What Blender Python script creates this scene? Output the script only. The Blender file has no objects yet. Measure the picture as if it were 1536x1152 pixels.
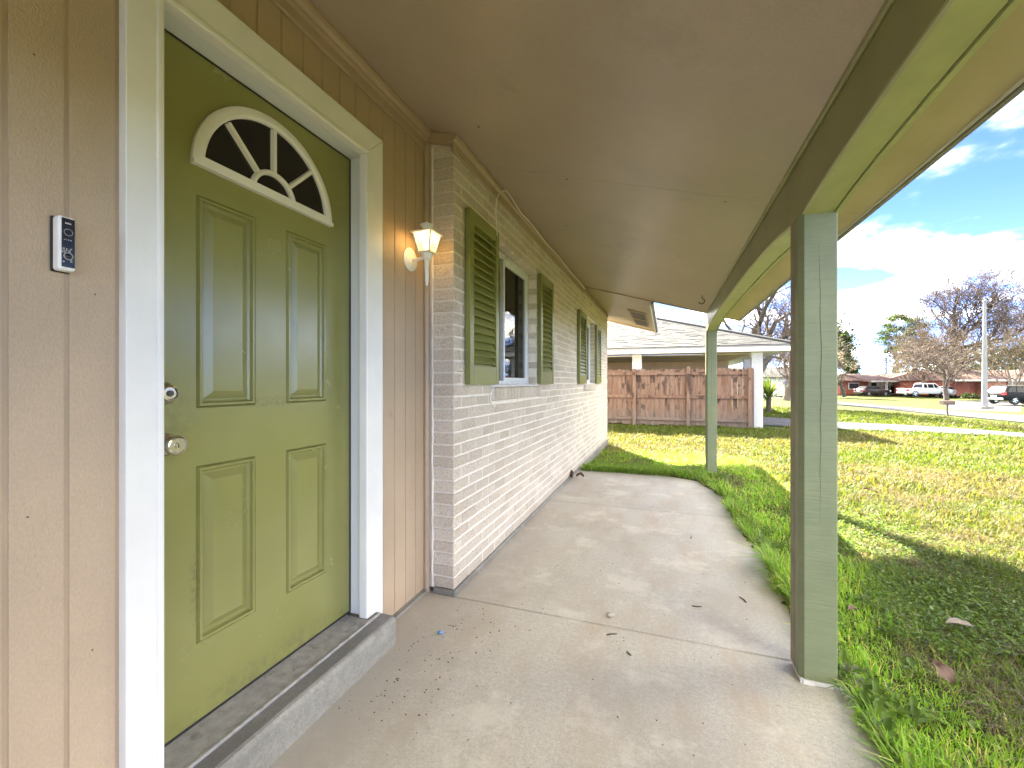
import bpy, bmesh, math, random
import numpy as np
from mathutils import Vector, Matrix, Quaternion

R = math.radians
sc = bpy.context.scene
COL = sc.collection

# ---------------------------------------------------------------- camera, sky, sun, exposure
YAW = math.atan(230 / 640)
cam = bpy.data.cameras.new('camera')
cam.sensor_width = 36.0
cam.lens = 15.0
cam.shift_y = -3 / 1536
cam.clip_start = 0.05
cam.clip_end = 1500
camo = bpy.data.objects.new('camera', cam)
camo.location = (0, 0, 1.19)
camo.rotation_euler = (math.pi / 2, 0, YAW)
COL.objects.link(camo)
sc.camera = camo

SUN_AZ, SUN_EL = R(-29.2), R(38.7)
world = bpy.data.worlds.new('World')
sc.world = world
world.use_nodes = True
wn, wl = world.node_tree.nodes, world.node_tree.links
bg = wn['Background']
sky = wn.new('ShaderNodeTexSky')
sky.sky_type = 'NISHITA'
sky.sun_disc = False
sky.sun_elevation = SUN_EL
sky.sun_rotation = SUN_AZ
sky.altitude = 8500
sky.air_density = 0.75
sky.dust_density = 0.05
sky.ozone_density = 1.5
SKY_STRENGTH = 0.05
bg.inputs[1].default_value = SKY_STRENGTH
wtc = wn.new('ShaderNodeTexCoord')
wsep = wn.new('ShaderNodeSeparateXYZ')
wl.new(wtc.outputs['Generated'], wsep.inputs[0])
wadd = wn.new('ShaderNodeMath'); wadd.operation = 'ADD'; wadd.inputs[1].default_value = 0.22
wl.new(wsep.outputs['Z'], wadd.inputs[0])
wmax = wn.new('ShaderNodeMath'); wmax.operation = 'MAXIMUM'; wmax.inputs[1].default_value = 0.05
wl.new(wadd.outputs[0], wmax.inputs[0])
wdiv = wn.new('ShaderNodeVectorMath'); wdiv.operation = 'DIVIDE'
wl.new(wtc.outputs['Generated'], wdiv.inputs[0])
wcomb = wn.new('ShaderNodeCombineXYZ')
for i in range(3):
    wl.new(wmax.outputs[0], wcomb.inputs[i])
wl.new(wcomb.outputs[0], wdiv.inputs[1])
wmap = wn.new('ShaderNodeMapping')
wmap.inputs['Location'].default_value = (6.6, 6.1, 0.0)
wmap.inputs['Scale'].default_value = (1.0, 1.0, 0.2)
wl.new(wdiv.outputs[0], wmap.inputs[0])
wnoi = wn.new('ShaderNodeTexNoise')
wnoi.inputs['Scale'].default_value = 1.9
wnoi.inputs['Detail'].default_value = 7
wnoi.inputs['Roughness'].default_value = 0.52
wl.new(wmap.outputs[0], wnoi.inputs['Vector'])
wramp = wn.new('ShaderNodeMapRange')
wramp.interpolation_type = 'SMOOTHSTEP'
wramp.inputs['From Min'].default_value = 0.46
wramp.inputs['From Max'].default_value = 0.75
wramp.inputs['To Max'].default_value = 0.9
wl.new(wnoi.outputs['Fac'], wramp.inputs['Value'])
whz = wn.new('ShaderNodeMapRange')            # thin white veil low over the horizon
whz.inputs['From Min'].default_value = 0.0
whz.inputs['From Max'].default_value = 0.30
whz.inputs['To Min'].default_value = 0.006
whz.inputs['To Max'].default_value = 0.0
wl.new(wsep.outputs['Z'], whz.inputs['Value'])
wpow = wn.new('ShaderNodeMath'); wpow.operation = 'POWER'; wpow.inputs[1].default_value = 1.7
wl.new(wramp.outputs[0], wpow.inputs[0])
wmx = wn.new('ShaderNodeMath'); wmx.operation = 'MAXIMUM'
wl.new(wpow.outputs[0], wmx.inputs[0]); wl.new(whz.outputs[0], wmx.inputs[1])
whsv = wn.new('ShaderNodeHueSaturation')
whsv.inputs['Saturation'].default_value = 1.2
whsv.inputs['Value'].default_value = 1.0
whsv.inputs['Hue'].default_value = 0.518
wl.new(sky.outputs[0], whsv.inputs['Color'])
wmix = wn.new('ShaderNodeMixRGB')
wl.new(wmx.outputs[0], wmix.inputs['Fac'])
wl.new(whsv.outputs[0], wmix.inputs[1])
CLOUD = 34
wmix.inputs[2].default_value = (CLOUD, CLOUD * 0.98, CLOUD * 0.88, 1)
wl.new(wmix.outputs[0], bg.inputs[0])

sun = bpy.data.lights.new('sun', 'SUN')
sun.energy = 2.0
sun.angle = R(0.55)
sun.color = (1.0, 0.965, 0.92)
suno = bpy.data.objects.new('sun', sun)
to_sun = Vector((math.sin(SUN_AZ) * math.cos(SUN_EL), math.cos(SUN_AZ) * math.cos(SUN_EL), math.sin(SUN_EL)))
suno.rotation_euler = to_sun.to_track_quat('Z', 'Y').to_euler()
suno.location = (-20, 30, 30)
COL.objects.link(suno)

sc.view_settings.view_transform = 'Standard'
sc.view_settings.look = 'None'
sc.view_settings.gamma = 1
sc.view_settings.use_curve_mapping = False
sc.view_settings.use_white_balance = True
sc.view_settings.white_balance_temperature = 7550
sc.view_settings.white_balance_tint = 4
sc.view_settings.exposure = 4.6
sc.render.engine = 'CYCLES'
sc.cycles.use_denoising = True
sc.cycles.max_bounces = 10
sc.cycles.diffuse_bounces = 6
sc.cycles.transparent_max_bounces = 16
sc.cycles.sample_clamp_indirect = 6
sc.cycles.blur_glossy = 0.5

# ---------------------------------------------------------------- helpers: materials
class NT:
    def __init__(self, name):
        self.m = bpy.data.materials.new(name)
        self.m.use_nodes = True
        self.t = self.m.node_tree
        self.n, self.l = self.t.nodes, self.t.links
        self.b = self.n['Principled BSDF']
    def pos(self, scale=(1, 1, 1)):
        g = self.n.new('ShaderNodeNewGeometry')
        mp = self.n.new('ShaderNodeMapping')
        mp.inputs['Scale'].default_value = scale
        self.l.new(g.outputs['Position'], mp.inputs[0])
        return mp.outputs[0]
    def noise(self, vec, scale, detail=4, rough=0.55):
        n = self.n.new('ShaderNodeTexNoise')
        n.inputs['Scale'].default_value = scale
        n.inputs['Detail'].default_value = detail
        n.inputs['Roughness'].default_value = rough
        self.l.new(vec, n.inputs['Vector'])
        return n.outputs['Fac']
    def rng(self, v, a, b, c=0.0, d=1.0, smooth=False):
        n = self.n.new('ShaderNodeMapRange')
        if smooth:
            n.interpolation_type = 'SMOOTHSTEP'
        for k, x in zip(('From Min', 'From Max', 'To Min', 'To Max'), (a, b, c, d)):
            n.inputs[k].default_value = x
        self.l.new(v, n.inputs['Value'])
        return n.outputs[0]
    def math(self, op, a, b=None):
        n = self.n.new('ShaderNodeMath'); n.operation = op
        for i, x in enumerate((a, b)):
            if x is None: continue
            if isinstance(x, (int, float)): n.inputs[i].default_value = x
            else: self.l.new(x, n.inputs[i])
        return n.outputs[0]
    def mix(self, fac, a, b, mode='MIX'):
        n = self.n.new('ShaderNodeMixRGB'); n.blend_type = mode
        for i, x in ((0, fac), (1, a), (2, b)):
            if isinstance(x, (int, float)): n.inputs[i].default_value = x
            elif isinstance(x, tuple): n.inputs[i].default_value = (*x, 1)
            else: self.l.new(x, n.inputs[i])
        return n.outputs[0]
    def col(self, x):
        if isinstance(x, tuple): self.b.inputs['Base Color'].default_value = (*x, 1)
        else: self.l.new(x, self.b.inputs['Base Color'])
    def bump(self, h, strength=0.3, dist=0.002):
        n = self.n.new('ShaderNodeBump')
        n.inputs['Strength'].default_value = strength
        n.inputs['Distance'].default_value = dist
        self.l.new(h, n.inputs['Height'])
        self.l.new(n.outputs[0], self.b.inputs['Normal'])
    def rough(self, r):
        if isinstance(r, (int, float)): self.b.inputs['Roughness'].default_value = r
        else: self.l.new(r, self.b.inputs['Roughness'])

def paint(name, col, var=0.12, scale=6.0, rough=0.5, bump=0.15, bscale=(60, 60, 60), bdist=0.002, dirt=None, spec=0.5, metal=0.0, grain=None):
    """Painted or plain surface: colour drifts a little, fine relief, optional dirt patches."""
    t = NT(name)
    n1 = t.noise(t.pos(), scale, 5)
    dark = tuple(c * (1 - var) for c in col); lite = tuple(min(1, c * (1 + var)) for c in col)
    c = t.mix(t.rng(n1, 0.3, 0.7), dark, lite)
    if dirt:
        n2 = t.noise(t.pos(), dirt[1], 6, 0.65)
        c = t.mix(t.rng(n2, dirt[2], dirt[2] + 0.12, 0, dirt[3]), c, dirt[0])
    if grain:
        gn = t.noise(t.pos(grain[0]), 1.0, 3, 0.6)
        c = t.mix(t.rng(gn, 0.35, 0.65, grain[1], 0), c, tuple(x * 0.55 for x in col))
    t.col(c)
    t.rough(rough)
    t.b.inputs['Specular IOR Level'].default_value = spec
    t.b.inputs['Metallic'].default_value = metal
    if bump:
        t.bump(t.noise(t.pos(bscale), 1.0, 4), bump, bdist)
    return t.m

M = {}
M['siding'] = paint('siding_paint', (0.45, 0.328, 0.215), 0.09, 2.2, 0.5, 0.8, (230, 230, 150), 0.0022, dirt=((0.22, 0.14, 0.08), 9, 0.68, 0.4), grain=((240, 240, 120), 0.20))
M['siding_trim'] = paint('siding_trim_paint', (0.38, 0.275, 0.18), 0.08, 4, 0.45, 0.2)
M['ceiling'] = paint('ceiling_paint', (0.42, 0.335, 0.245), 0.10, 1.6, 0.34, 0.35, (120, 120, 120), 0.0008, dirt=((0.25, 0.18, 0.12), 2.6, 0.60, 0.35), grain=((170, 170, 170), 0.22))
M['soffit'] = paint('soffit_paint', (0.56, 0.46, 0.27), 0.10, 2.5, 0.55, 0.3, (60, 18, 60), 0.001)
M['beam'] = paint('beam_paint_lit', (0.42, 0.44, 0.20), 0.12, 5, 0.45, 0.6, (110, 7, 110), 0.003, dirt=((0.14, 0.14, 0.06), 22, 0.67, 0.6))  # lighter than the post paint: lawn bounce on the underside put into the colour
M['post'] = paint('post_paint', (0.205, 0.225, 0.115), 0.12, 5, 0.45, 0.6, (14, 14, 150), 0.0025, dirt=((0.14, 0.12, 0.065), 10, 0.64, 0.5), grain=((9, 9, 150), 0.2))
M['beam_inner'] = paint('beam_inner_paint', (0.235, 0.23, 0.09), 0.12, 4, 0.4, 0.4, (90, 7, 90), 0.002)  # darker copy, keeps the inner face from taking the lightened beam colour
M['post_worn'] = paint('post_worn_edge', (0.25, 0.215, 0.135), 0.2, 14, 0.6, 0.5, (60, 60, 8), 0.002)
M['shutter'] = paint('shutter_paint', (0.20, 0.20, 0.052), 0.08, 6, 0.33, 0.1)
M['white'] = paint('white_trim_paint', (0.73, 0.70, 0.645), 0.05, 5, 0.42, 0.35, (90, 90, 12), 0.0015, dirt=((0.42, 0.36, 0.28), 16, 0.67, 0.35))
M['white_cool'] = paint('white_jamb_paint', (0.66, 0.67, 0.66), 0.04, 5, 0.4, 0.1)
M['lantern'] = paint('white_lantern_paint', (0.78, 0.75, 0.70), 0.04, 30, 0.35, 0.1, dirt=((0.4, 0.28, 0.16), 60, 0.68, 0.5))
M['alu'] = paint('aluminium', (0.33, 0.31, 0.285), 0.2, 30, 0.5, 0.3, (200, 10, 12), 0.001, dirt=((0.14, 0.125, 0.105), 22, 0.55, 0.7), metal=0.25)
M['alu_frame'] = paint('window_aluminium', (0.62, 0.62, 0.60), 0.12, 20, 0.45, 0.1, dirt=((0.35, 0.32, 0.28), 26, 0.6, 0.5), metal=0.2)
M['nickel'] = paint('satin_nickel', (0.62, 0.57, 0.50), 0.05, 40, 0.22, 0, metal=1.0)
M['dark_metal'] = paint('dark_metal', (0.045, 0.043, 0.04), 0.2, 30, 0.4, 0.1)
M['black'] = paint('black_plastic', (0.012, 0.012, 0.013), 0.1, 30, 0.2, 0)
M['black_dull'] = paint('black_rubber', (0.02, 0.02, 0.02), 0.2, 30, 0.7, 0)
M['gutter'] = paint('drip_edge_metal', (0.17, 0.16, 0.15), 0.15, 6, 0.45, 0.1)
M['fascia'] = paint('fascia_paint', (0.62, 0.58, 0.50), 0.06, 6, 0.5, 0.1)
M['cable'] = paint('white_cable', (0.72, 0.68, 0.58), 0.05, 10, 0.45, 0)
M['dark_glass'] = paint('door_glass', (0.010, 0.009, 0.008), 0.1, 8, 0.06, 0.02, (30, 30, 30), 0.001)
M['interior'] = paint('room_wall', (0.22, 0.19, 0.16), 0.1, 2, 0.8, 0)
M['blind'] = paint('window_blind', (0.72, 0.70, 0.64), 0.05, 10, 0.5, 0)
M['red_brick'] = paint('red_brickwork', (0.27, 0.075, 0.042), 0.25, 5, 0.75, 0.2, (30, 30, 90), 0.004, dirt=((0.2, 0.07, 0.05), 3, 0.55, 0.5))
M['pink_brick'] = paint('pale_red_brickwork', (0.36, 0.14, 0.08), 0.2, 5, 0.75, 0.2, (30, 30, 90), 0.004)
M['cream'] = paint('cream_wall_paint', (0.66, 0.55, 0.38), 0.05, 1, 0.6, 0.1)
M['house_white'] = paint('far_white_paint', (0.72, 0.69, 0.62), 0.05, 1, 0.6, 0.1)
M['red_roof'] = paint('red_brown_roof', (0.15, 0.088, 0.072), 0.2, 2.5, 0.8, 0.2, (20, 20, 20), 0.01)
M['far_glass'] = paint('far_window_glass', (0.03, 0.035, 0.04), 0.2, 3, 0.1, 0)
M['white_brick'] = paint('white_painted_brick', (0.60, 0.58, 0.54), 0.06, 8, 0.6, 0.4, (14, 14, 14), 0.004)
M['tan_brick'] = paint('tan_back_wall', (0.50, 0.35, 0.22), 0.12, 3, 0.7, 0.3, (10, 10, 30), 0.004)
M['pole'] = paint('pale_concrete_pole', (0.23, 0.23, 0.228), 0.08, 3, 0.6, 0.2)
M['rust'] = paint('rusty_mailbox', (0.10, 0.06, 0.04), 0.3, 14, 0.6, 0.2)
M['car_white'] = paint('white_car_paint', (0.58, 0.58, 0.58), 0.02, 2, 0.18, 0, spec=0.6)
M['car_black'] = paint('black_car_paint', (0.010, 0.010, 0.010), 0.05, 2, 0.45, 0, spec=0.15)
M['car_plum'] = paint('dark_plum_car_paint', (0.020, 0.015, 0.018), 0.05, 2, 0.25, 0, spec=0.3)
M['car_silver'] = paint('silver_car_paint', (0.42, 0.44, 0.46), 0.03, 2, 0.2, 0, spec=0.6, metal=0.3)
M['tyre'] = paint('tyre_rubber', (0.02, 0.02, 0.02), 0.2, 20, 0.8, 0)
M['rim'] = paint('alloy_rim', (0.55, 0.55, 0.56), 0.05, 20, 0.25, 0, metal=0.8)
M['car_glass'] = paint('car_window_glass', (0.010, 0.011, 0.012), 0.1, 2, 0.2, 0, spec=0.25)
M['tail'] = paint('tail_light_red', (0.45, 0.02, 0.02), 0.1, 10, 0.25, 0)
M['head'] = paint('head_light_clear', (0.75, 0.75, 0.72), 0.05, 10, 0.15, 0)
M['bark'] = paint('grey_bark', (0.085, 0.066, 0.052), 0.25, 4, 0.85, 0.5, (14, 14, 3), 0.02)
M['bark_brown'] = paint('brown_twig_bark', (0.15, 0.11, 0.085), 0.25, 4, 0.85, 0.3, (14, 14, 3), 0.02)
M['bark_pale'] = paint('pale_twig_bark', (0.21, 0.16, 0.12), 0.2, 4, 0.85, 0.3, (14, 14, 3), 0.02)
M['pebble'] = paint('pale_pebble', (0.45, 0.38, 0.30), 0.15, 60, 0.8, 0.3)
M['ball'] = paint('blue_foil', (0.13, 0.27, 0.45), 0.2, 80, 0.3, 0.3)
M['dead_leaf'] = paint('dry_brown_leaf', (0.12, 0.062, 0.034), 0.3, 40, 0.7, 0.3, (80, 80, 80), 0.003)
M['dead_leaf_pale'] = paint('dry_pale_leaf', (0.23, 0.18, 0.13), 0.25, 40, 0.7, 0.3, (80, 80, 80), 0.003)
M['twig'] = paint('dark_twig', (0.09, 0.06, 0.04), 0.3, 40, 0.8, 0)

# olive door paint: satin with an embossed wood grain, scuffs low on the panels
def door_mat():
    t = NT('door_paint')
    n1 = t.noise(t.pos(), 4, 4)
    c = t.mix(t.rng(n1, 0.3, 0.7), (0.215, 0.205, 0.062), (0.24, 0.23, 0.074))
    sc1 = t.noise(t.pos((1, 1, 0.25)), 42, 6, 0.7)
    c = t.mix(t.rng(sc1, 0.69, 0.76, 0, 0.45), c, (0.10, 0.11, 0.03))
    def near(y, z, sy, sz, a, col, n_sc):
        gg = t.n.new('ShaderNodeNewGeometry'); v1 = t.n.new('ShaderNodeVectorMath'); v1.operation = 'SUBTRACT'; v1.inputs[1].default_value = (-1.371, y, z)
        t.l.new(gg.outputs['Position'], v1.inputs[0])
        v2 = t.n.new('ShaderNodeVectorMath'); v2.operation = 'MULTIPLY'; v2.inputs[1].default_value = (0, 1 / sy, 1 / sz); t.l.new(v1.outputs[0], v2.inputs[0])
        v3 = t.n.new('ShaderNodeVectorMath'); v3.operation = 'LENGTH'; t.l.new(v2.outputs[0], v3.inputs[0])
        m_ = t.math('MULTIPLY', t.rng(v3.outputs['Value'], 0.3, 1.0, 1, 0, True), t.rng(t.noise(t.pos(), n_sc, 6, 0.75), 0.45, 0.62, 0, a))
        return t.mix(m_, c, col)
    c = near(1.19, 1.118, 0.16, 0.028, 0.75, (0.12, 0.11, 0.06), 70)
    c = near(0.85, 1.07, 0.10, 0.16, 0.35, (0.13, 0.115, 0.05), 28)
    c = near(1.19, 0.15, 0.5, 0.09, 0.45, (0.13, 0.115, 0.06), 24)
    c = near(0.91, 0.55, 0.02, 0.16, 0.6, (0.10, 0.10, 0.04), 60)
    t.col(c)
    t.rough(t.rng(t.noise(t.pos(), 7, 4), 0.3, 0.7, 0.20, 0.28))
    t.b.inputs['Specular IOR Level'].default_value = 0.65
    g = t.noise(t.pos((40, 190, 9)), 1.0, 4)
    t.bump(g, 0.16, 0.001)
    return t.m
M['door'] = door_mat()

def brick_mat():
    t = NT('cream_brick')
    g = t.n.new('ShaderNodeNewGeometry'); oi = t.n.new('ShaderNodeObjectInfo')
    rnd = t.math('FRACT', t.math('ADD', t.math('MULTIPLY', g.outputs['Random Per Island'], 7.31), oi.outputs['Random']))
    c = t.mix(rnd, (0.61, 0.51, 0.395), (0.77, 0.67, 0.54))
    pit = t.noise(t.pos((1, 1, 1)), 130, 5, 0.7)
    c = t.mix(t.rng(pit, 0.40, 0.56, 0.7, 0), c, (0.37, 0.29, 0.215))
    c = t.mix(t.rng(t.noise(t.pos(), 2.0, 4), 0.45, 0.7, 0, 0.25), c, (0.60, 0.50, 0.44))
    sp = t.n.new('ShaderNodeSeparateXYZ'); t.l.new(g.outputs['Position'], sp.inputs[0])
    c = t.mix(t.rng(t.math('ADD', sp.outputs['Z'], t.math('MULTIPLY', t.noise(t.pos(), 5, 5, 0.65), 0.35)), 0.15, 0.40, 0.45, 0, True), c, (0.34, 0.28, 0.21))
    t.col(c); t.rough(0.75)
    t.bump(t.math('ADD', t.noise(t.pos((90, 90, 150)), 1.0, 5, 0.7), t.math('MULTIPLY', t.noise(t.pos(), 60, 3), 0.8)), 1.0, 0.010)
    return t.m
M['brick'] = brick_mat()
def mortar_mat():
    t = NT('pale_mortar')
    c = t.mix(t.rng(t.noise(t.pos(), 20, 5), 0.3, 0.7), (0.70, 0.62, 0.52), (0.80, 0.73, 0.63))
    t.col(c); t.rough(0.85)
    t.bump(t.noise(t.pos(), 120, 4), 0.5, 0.004)
    return t.m
M['mortar'] = mortar_mat()

def concrete_mat(name, base, brown, dark, dirt_wall=True):
    t = NT(name)
    big = t.noise(t.pos(), 1.1, 6, 0.6)
    mid = t.noise(t.pos((1.0, 0.35, 1)), 5.0, 6, 0.65)
    fine = t.noise(t.pos(), 55, 5, 0.7)
    c = t.mix(t.rng(fine, 0.3, 0.7), tuple(x * 0.78 for x in base), tuple(min(1, x * 1.14) for x in base))
    grit = t.noise(t.pos(), 170, 3, 0.6)
    c = t.mix(t.rng(grit, 0.40, 0.56, 0.4, 0), c, tuple(x * 0.5 for x in base))
    c = t.mix(t.rng(mid, 0.47, 0.66, 0, 0.75), c, brown)
    c = t.mix(t.rng(big, 0.47, 0.66, 0, 0.75), c, dark)
    blot = t.noise(t.pos(), 2.6, 7, 0.7)
    c = t.mix(t.rng(blot, 0.53, 0.62, 0, 0.5), c, tuple(min(1, x * 1.22) for x in base))
    spots = t.noise(t.pos(), 95, 3, 0.5)
    c = t.mix(t.rng(spots, 0.71, 0.76, 0, 0.55), c, tuple(x * 0.35 for x in base))
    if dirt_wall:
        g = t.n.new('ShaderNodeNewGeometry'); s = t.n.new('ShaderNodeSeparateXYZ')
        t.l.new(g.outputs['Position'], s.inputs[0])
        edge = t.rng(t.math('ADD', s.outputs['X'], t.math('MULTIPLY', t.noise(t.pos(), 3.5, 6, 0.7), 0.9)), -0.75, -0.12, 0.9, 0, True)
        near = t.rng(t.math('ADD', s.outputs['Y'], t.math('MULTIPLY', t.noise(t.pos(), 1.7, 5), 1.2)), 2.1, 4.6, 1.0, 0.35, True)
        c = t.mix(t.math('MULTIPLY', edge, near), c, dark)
    t.col(c)
    t.rough(t.rng(mid, 0.35, 0.7, 0.5, 0.72))
    h = t.math('ADD', t.noise(t.pos(), 70, 5, 0.7), t.math('MULTIPLY', t.noise(t.pos(), 9, 4), 1.5))
    t.bump(h, 0.22, 0.004)
    return t.m
M['concrete'] = concrete_mat('porch_concrete', (0.54, 0.50, 0.43), (0.44, 0.36, 0.28), (0.36, 0.32, 0.27))
M['stoop'] = concrete_mat('step_concrete', (0.26, 0.242, 0.20), (0.175, 0.155, 0.12), (0.09, 0.083, 0.07), False)
M['stoop_top'] = concrete_mat('step_dark_top', (0.20, 0.19, 0.18), (0.15, 0.14, 0.13), (0.10, 0.095, 0.09), False)
M['drive'] = concrete_mat('driveway_concrete', (0.085, 0.08, 0.077), (0.075, 0.068, 0.063), (0.065, 0.061, 0.06), False)
M['road'] = concrete_mat('road_concrete', (0.066, 0.055, 0.055), (0.06, 0.05, 0.048), (0.056, 0.049, 0.05), False)

def ground_mat():
    t = NT('lawn_soil')
    p = t.pos()
    a = t.noise(p, 0.55, 5, 0.6); b = t.noise(p, 5.0, 5, 0.65); f = t.noise(p, 60, 4, 0.7)
    c = t.mix(t.rng(a, 0.38, 0.64), (0.06, 0.098, 0.015), (0.11, 0.112, 0.03))
    c = t.mix(t.rng(b, 0.52, 0.70, 0, 0.6), c, (0.15, 0.115, 0.05))
    c = t.mix(t.rng(f, 0.35, 0.65, 0.5, 0), c, (0.05, 0.05, 0.018))
    # nearer than ten metres the blades stand over thatch and earth
    g = t.n.new('ShaderNodeNewGeometry'); l = t.n.new('ShaderNodeVectorMath'); l.operation = 'LENGTH'
    t.l.new(g.outputs['Position'], l.inputs[0])
    c = t.mix(t.rng(l.outputs['Value'], 5, 13, 0.7, 0), c, (0.105, 0.105, 0.04))
    t.col(c); t.rough(0.9)
    t.b.inputs['Specular IOR Level'].default_value = 0.15
    t.bump(t.math('ADD', f, b), 0.8, 0.03)
    return t.m
M['ground'] = ground_mat()

def leaf_mat(name, attr=True, col=(0.05, 0.09, 0.02), trans=0.45, rough=0.55, tmul=(1.5, 1.45, 0.7)):
    """Leaf or blade: diffuse + light coming through; colour from the blade's own attribute."""
    t = NT(name)
    out = t.n['Material Output']
    if attr:
        a = t.n.new('ShaderNodeAttribute'); a.attribute_name = 'tint'; c = a.outputs['Color']
    else:
        c = t.mix(t.rng(t.noise(t.pos(), 1.3, 4), 0.3, 0.7), tuple(x * 0.7 for x in col), tuple(x * 1.3 for x in col))
    t.col(c); t.rough(rough)
    t.b.inputs['Specular IOR Level'].default_value = 0.35
    tr = t.n.new('ShaderNodeBsdfTranslucent')
    t.l.new(t.mix(1.0, c, tmul, 'MULTIPLY'), tr.inputs['Color'])
    mx = t.n.new('ShaderNodeMixShader'); mx.inputs[0].default_value = trans
    t.l.new(t.b.outputs[0], mx.inputs[1]); t.l.new(tr.outputs[0], mx.inputs[2])
    t.l.new(mx.outputs[0], out.inputs['Surface'])
    return t.m
M['grass'] = leaf_mat('grass_blades')
M['leaf'] = leaf_mat('tree_leaves', trans=0.35)
M['yucca'] = leaf_mat('yucca_leaves', False, (0.10, 0.14, 0.03), 0.3)

def fence_mat():
    t = NT('weathered_fence_wood')
    g = t.n.new('ShaderNodeNewGeometry'); oi = t.n.new('ShaderNodeObjectInfo')
    c = t.mix(oi.outputs['Random'], (0.125, 0.05, 0.028), (0.17, 0.092, 0.06))
    ofs = t.n.new('ShaderNodeCombineXYZ'); t.l.new(t.math('MULTIPLY', oi.outputs['Random'], 50), ofs.inputs[2])
    va = t.n.new('ShaderNodeVectorMath'); va.operation = 'ADD'
    t.l.new(t.pos((1, 1, 0.16)), va.inputs[0]); t.l.new(ofs.outputs[0], va.inputs[1])
    n = t.noise(va.outputs[0], 18, 5, 0.6)
    c = t.mix(t.rng(n, 0.35, 0.7), c, (0.22, 0.145, 0.105))
    vb = t.n.new('ShaderNodeVectorMath'); vb.operation = 'ADD'
    t.l.new(t.pos((1, 1, 0.55)), vb.inputs[0]); t.l.new(ofs.outputs[0], vb.inputs[1])
    kn = t.noise(vb.outputs[0], 5.5, 3, 0.5)
    c = t.mix(t.rng(kn, 0.57, 0.62, 0, 0.85), c, (0.04, 0.02, 0.014))
    s = t.n.new('ShaderNodeSeparateXYZ'); t.l.new(g.outputs['Position'], s.inputs[0])
    gr = t.rng(t.math('ADD', s.outputs['Z'], t.math('MULTIPLY', n, 0.5)), 0.15, 0.9, 0.65, 0, True)
    c = t.mix(gr, c, (0.13, 0.11, 0.095))
    t.col(c); t.rough(0.85); t.bump(n, 0.5, 0.004)
    return t.m
M['fence'] = fence_mat()

def shingle_mat():
    t = NT('grey_shingles')
    g = t.n.new('ShaderNodeNewGeometry')
    c = t.mix(g.outputs['Random Per Island'], (0.020, 0.021, 0.023), (0.046, 0.048, 0.052))
    c = t.mix(t.rng(t.noise(t.pos(), 1.2, 4), 0.4, 0.65, 0, 0.3), c, (0.055, 0.056, 0.06))
    t.col(c); t.rough(0.9); t.bump(t.noise(t.pos(), 60, 3), 0.4, 0.004)
    return t.m
M['shingle'] = shingle_mat()

def pane_mat():
    t = NT('window_pane')
    out = t.n['Material Output']
    tr = t.n.new('ShaderNodeBsdfTransparent'); tr.inputs[0].default_value = (0.82, 0.84, 0.82, 1)
    gl = t.n.new('ShaderNodeBsdfGlossy'); gl.inputs['Roughness'].default_value = 0.02
    fr = t.n.new('ShaderNodeFresnel'); fr.inputs[0].default_value = 1.38
    mx = t.n.new('ShaderNodeMixShader')
    t.l.new(fr.outputs[0], mx.inputs[0]); t.l.new(tr.outputs[0], mx.inputs[1]); t.l.new(gl.outputs[0], mx.inputs[2])
    t.l.new(mx.outputs[0], out.inputs['Surface'])
    return t.m
M['pane'] = pane_mat()
def lamp_pane_mat():
    t = NT('seeded_lantern_glass')
    out = t.n['Material Output']
    tr = t.n.new('ShaderNodeBsdfTransparent'); tr.inputs[0].default_value = (1, 0.90, 0.72, 1)
    df = t.n.new('ShaderNodeBsdfTranslucent'); df.inputs[0].default_value = (0.92, 0.82, 0.66, 1)
    mx = t.n.new('ShaderNodeMixShader')
    t.l.new(t.rng(t.noise(t.pos(), 160, 3), 0.3, 0.7, 0.25, 0.6), mx.inputs[0])
    t.l.new(tr.outputs[0], mx.inputs[1]); t.l.new(df.outputs[0], mx.inputs[2])
    t.l.new(mx.outputs[0], out.inputs['Surface'])
    return t.m
M['lamp_pane'] = lamp_pane_mat()
def bulb_mat():
    t = NT('lit_bulb')
    e = t.n.new('ShaderNodeEmission'); e.inputs[0].default_value = (1, 0.72, 0.38, 1); e.inputs[1].default_value = 0.7
    t.l.new(e.outputs[0], t.n['Material Output'].inputs['Surface'])
    return t.m
M['bulb'] = bulb_mat()

# ---------------------------------------------------------------- helpers: meshes and objects
WM = {}
def empty(name, loc=(0, 0, 0), rot=0.0):
    o = bpy.data.objects.new(name, None)
    COL.objects.link(o)
    o.location = loc; o.rotation_euler = (0, 0, rot)
    o.empty_display_size = 0.2
    WM[o.name] = Matrix.Translation(loc) @ Matrix.Rotation(rot, 4, 'Z')
    return o
def tag(o, label=None, cat=None, group=None, kind=None):
    if label: o['label'] = label
    if cat: o['category'] = cat
    if group: o['group'] = group
    if kind: o['kind'] = kind
    return o
def thing(name, label, cat, loc=(0, 0, 0), rot=0.0, group=None):
    return tag(empty(name, loc, rot), label, cat, group)

def link(name, me, parent=None, loc=None, local=False, rot=None):
    """Link a mesh; its vertices are in world space unless local=True (then in the parent's space)."""
    o = bpy.data.objects.new(name, me)
    COL.objects.link(o)
    lm = Matrix.Translation(loc) if loc is not None else Matrix()
    if loc is not None: o.location = loc
    if rot is not None:
        o.rotation_euler = rot
        lm = lm @ rot.to_matrix().to_4x4()
    if parent is not None:
        o.parent = parent
        if local:
            WM[o.name] = WM[parent.name] @ lm
        else:
            o.matrix_parent_inverse = WM[parent.name].inverted()
            WM[o.name] = lm
    else:
        WM[o.name] = lm
    return o

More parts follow.
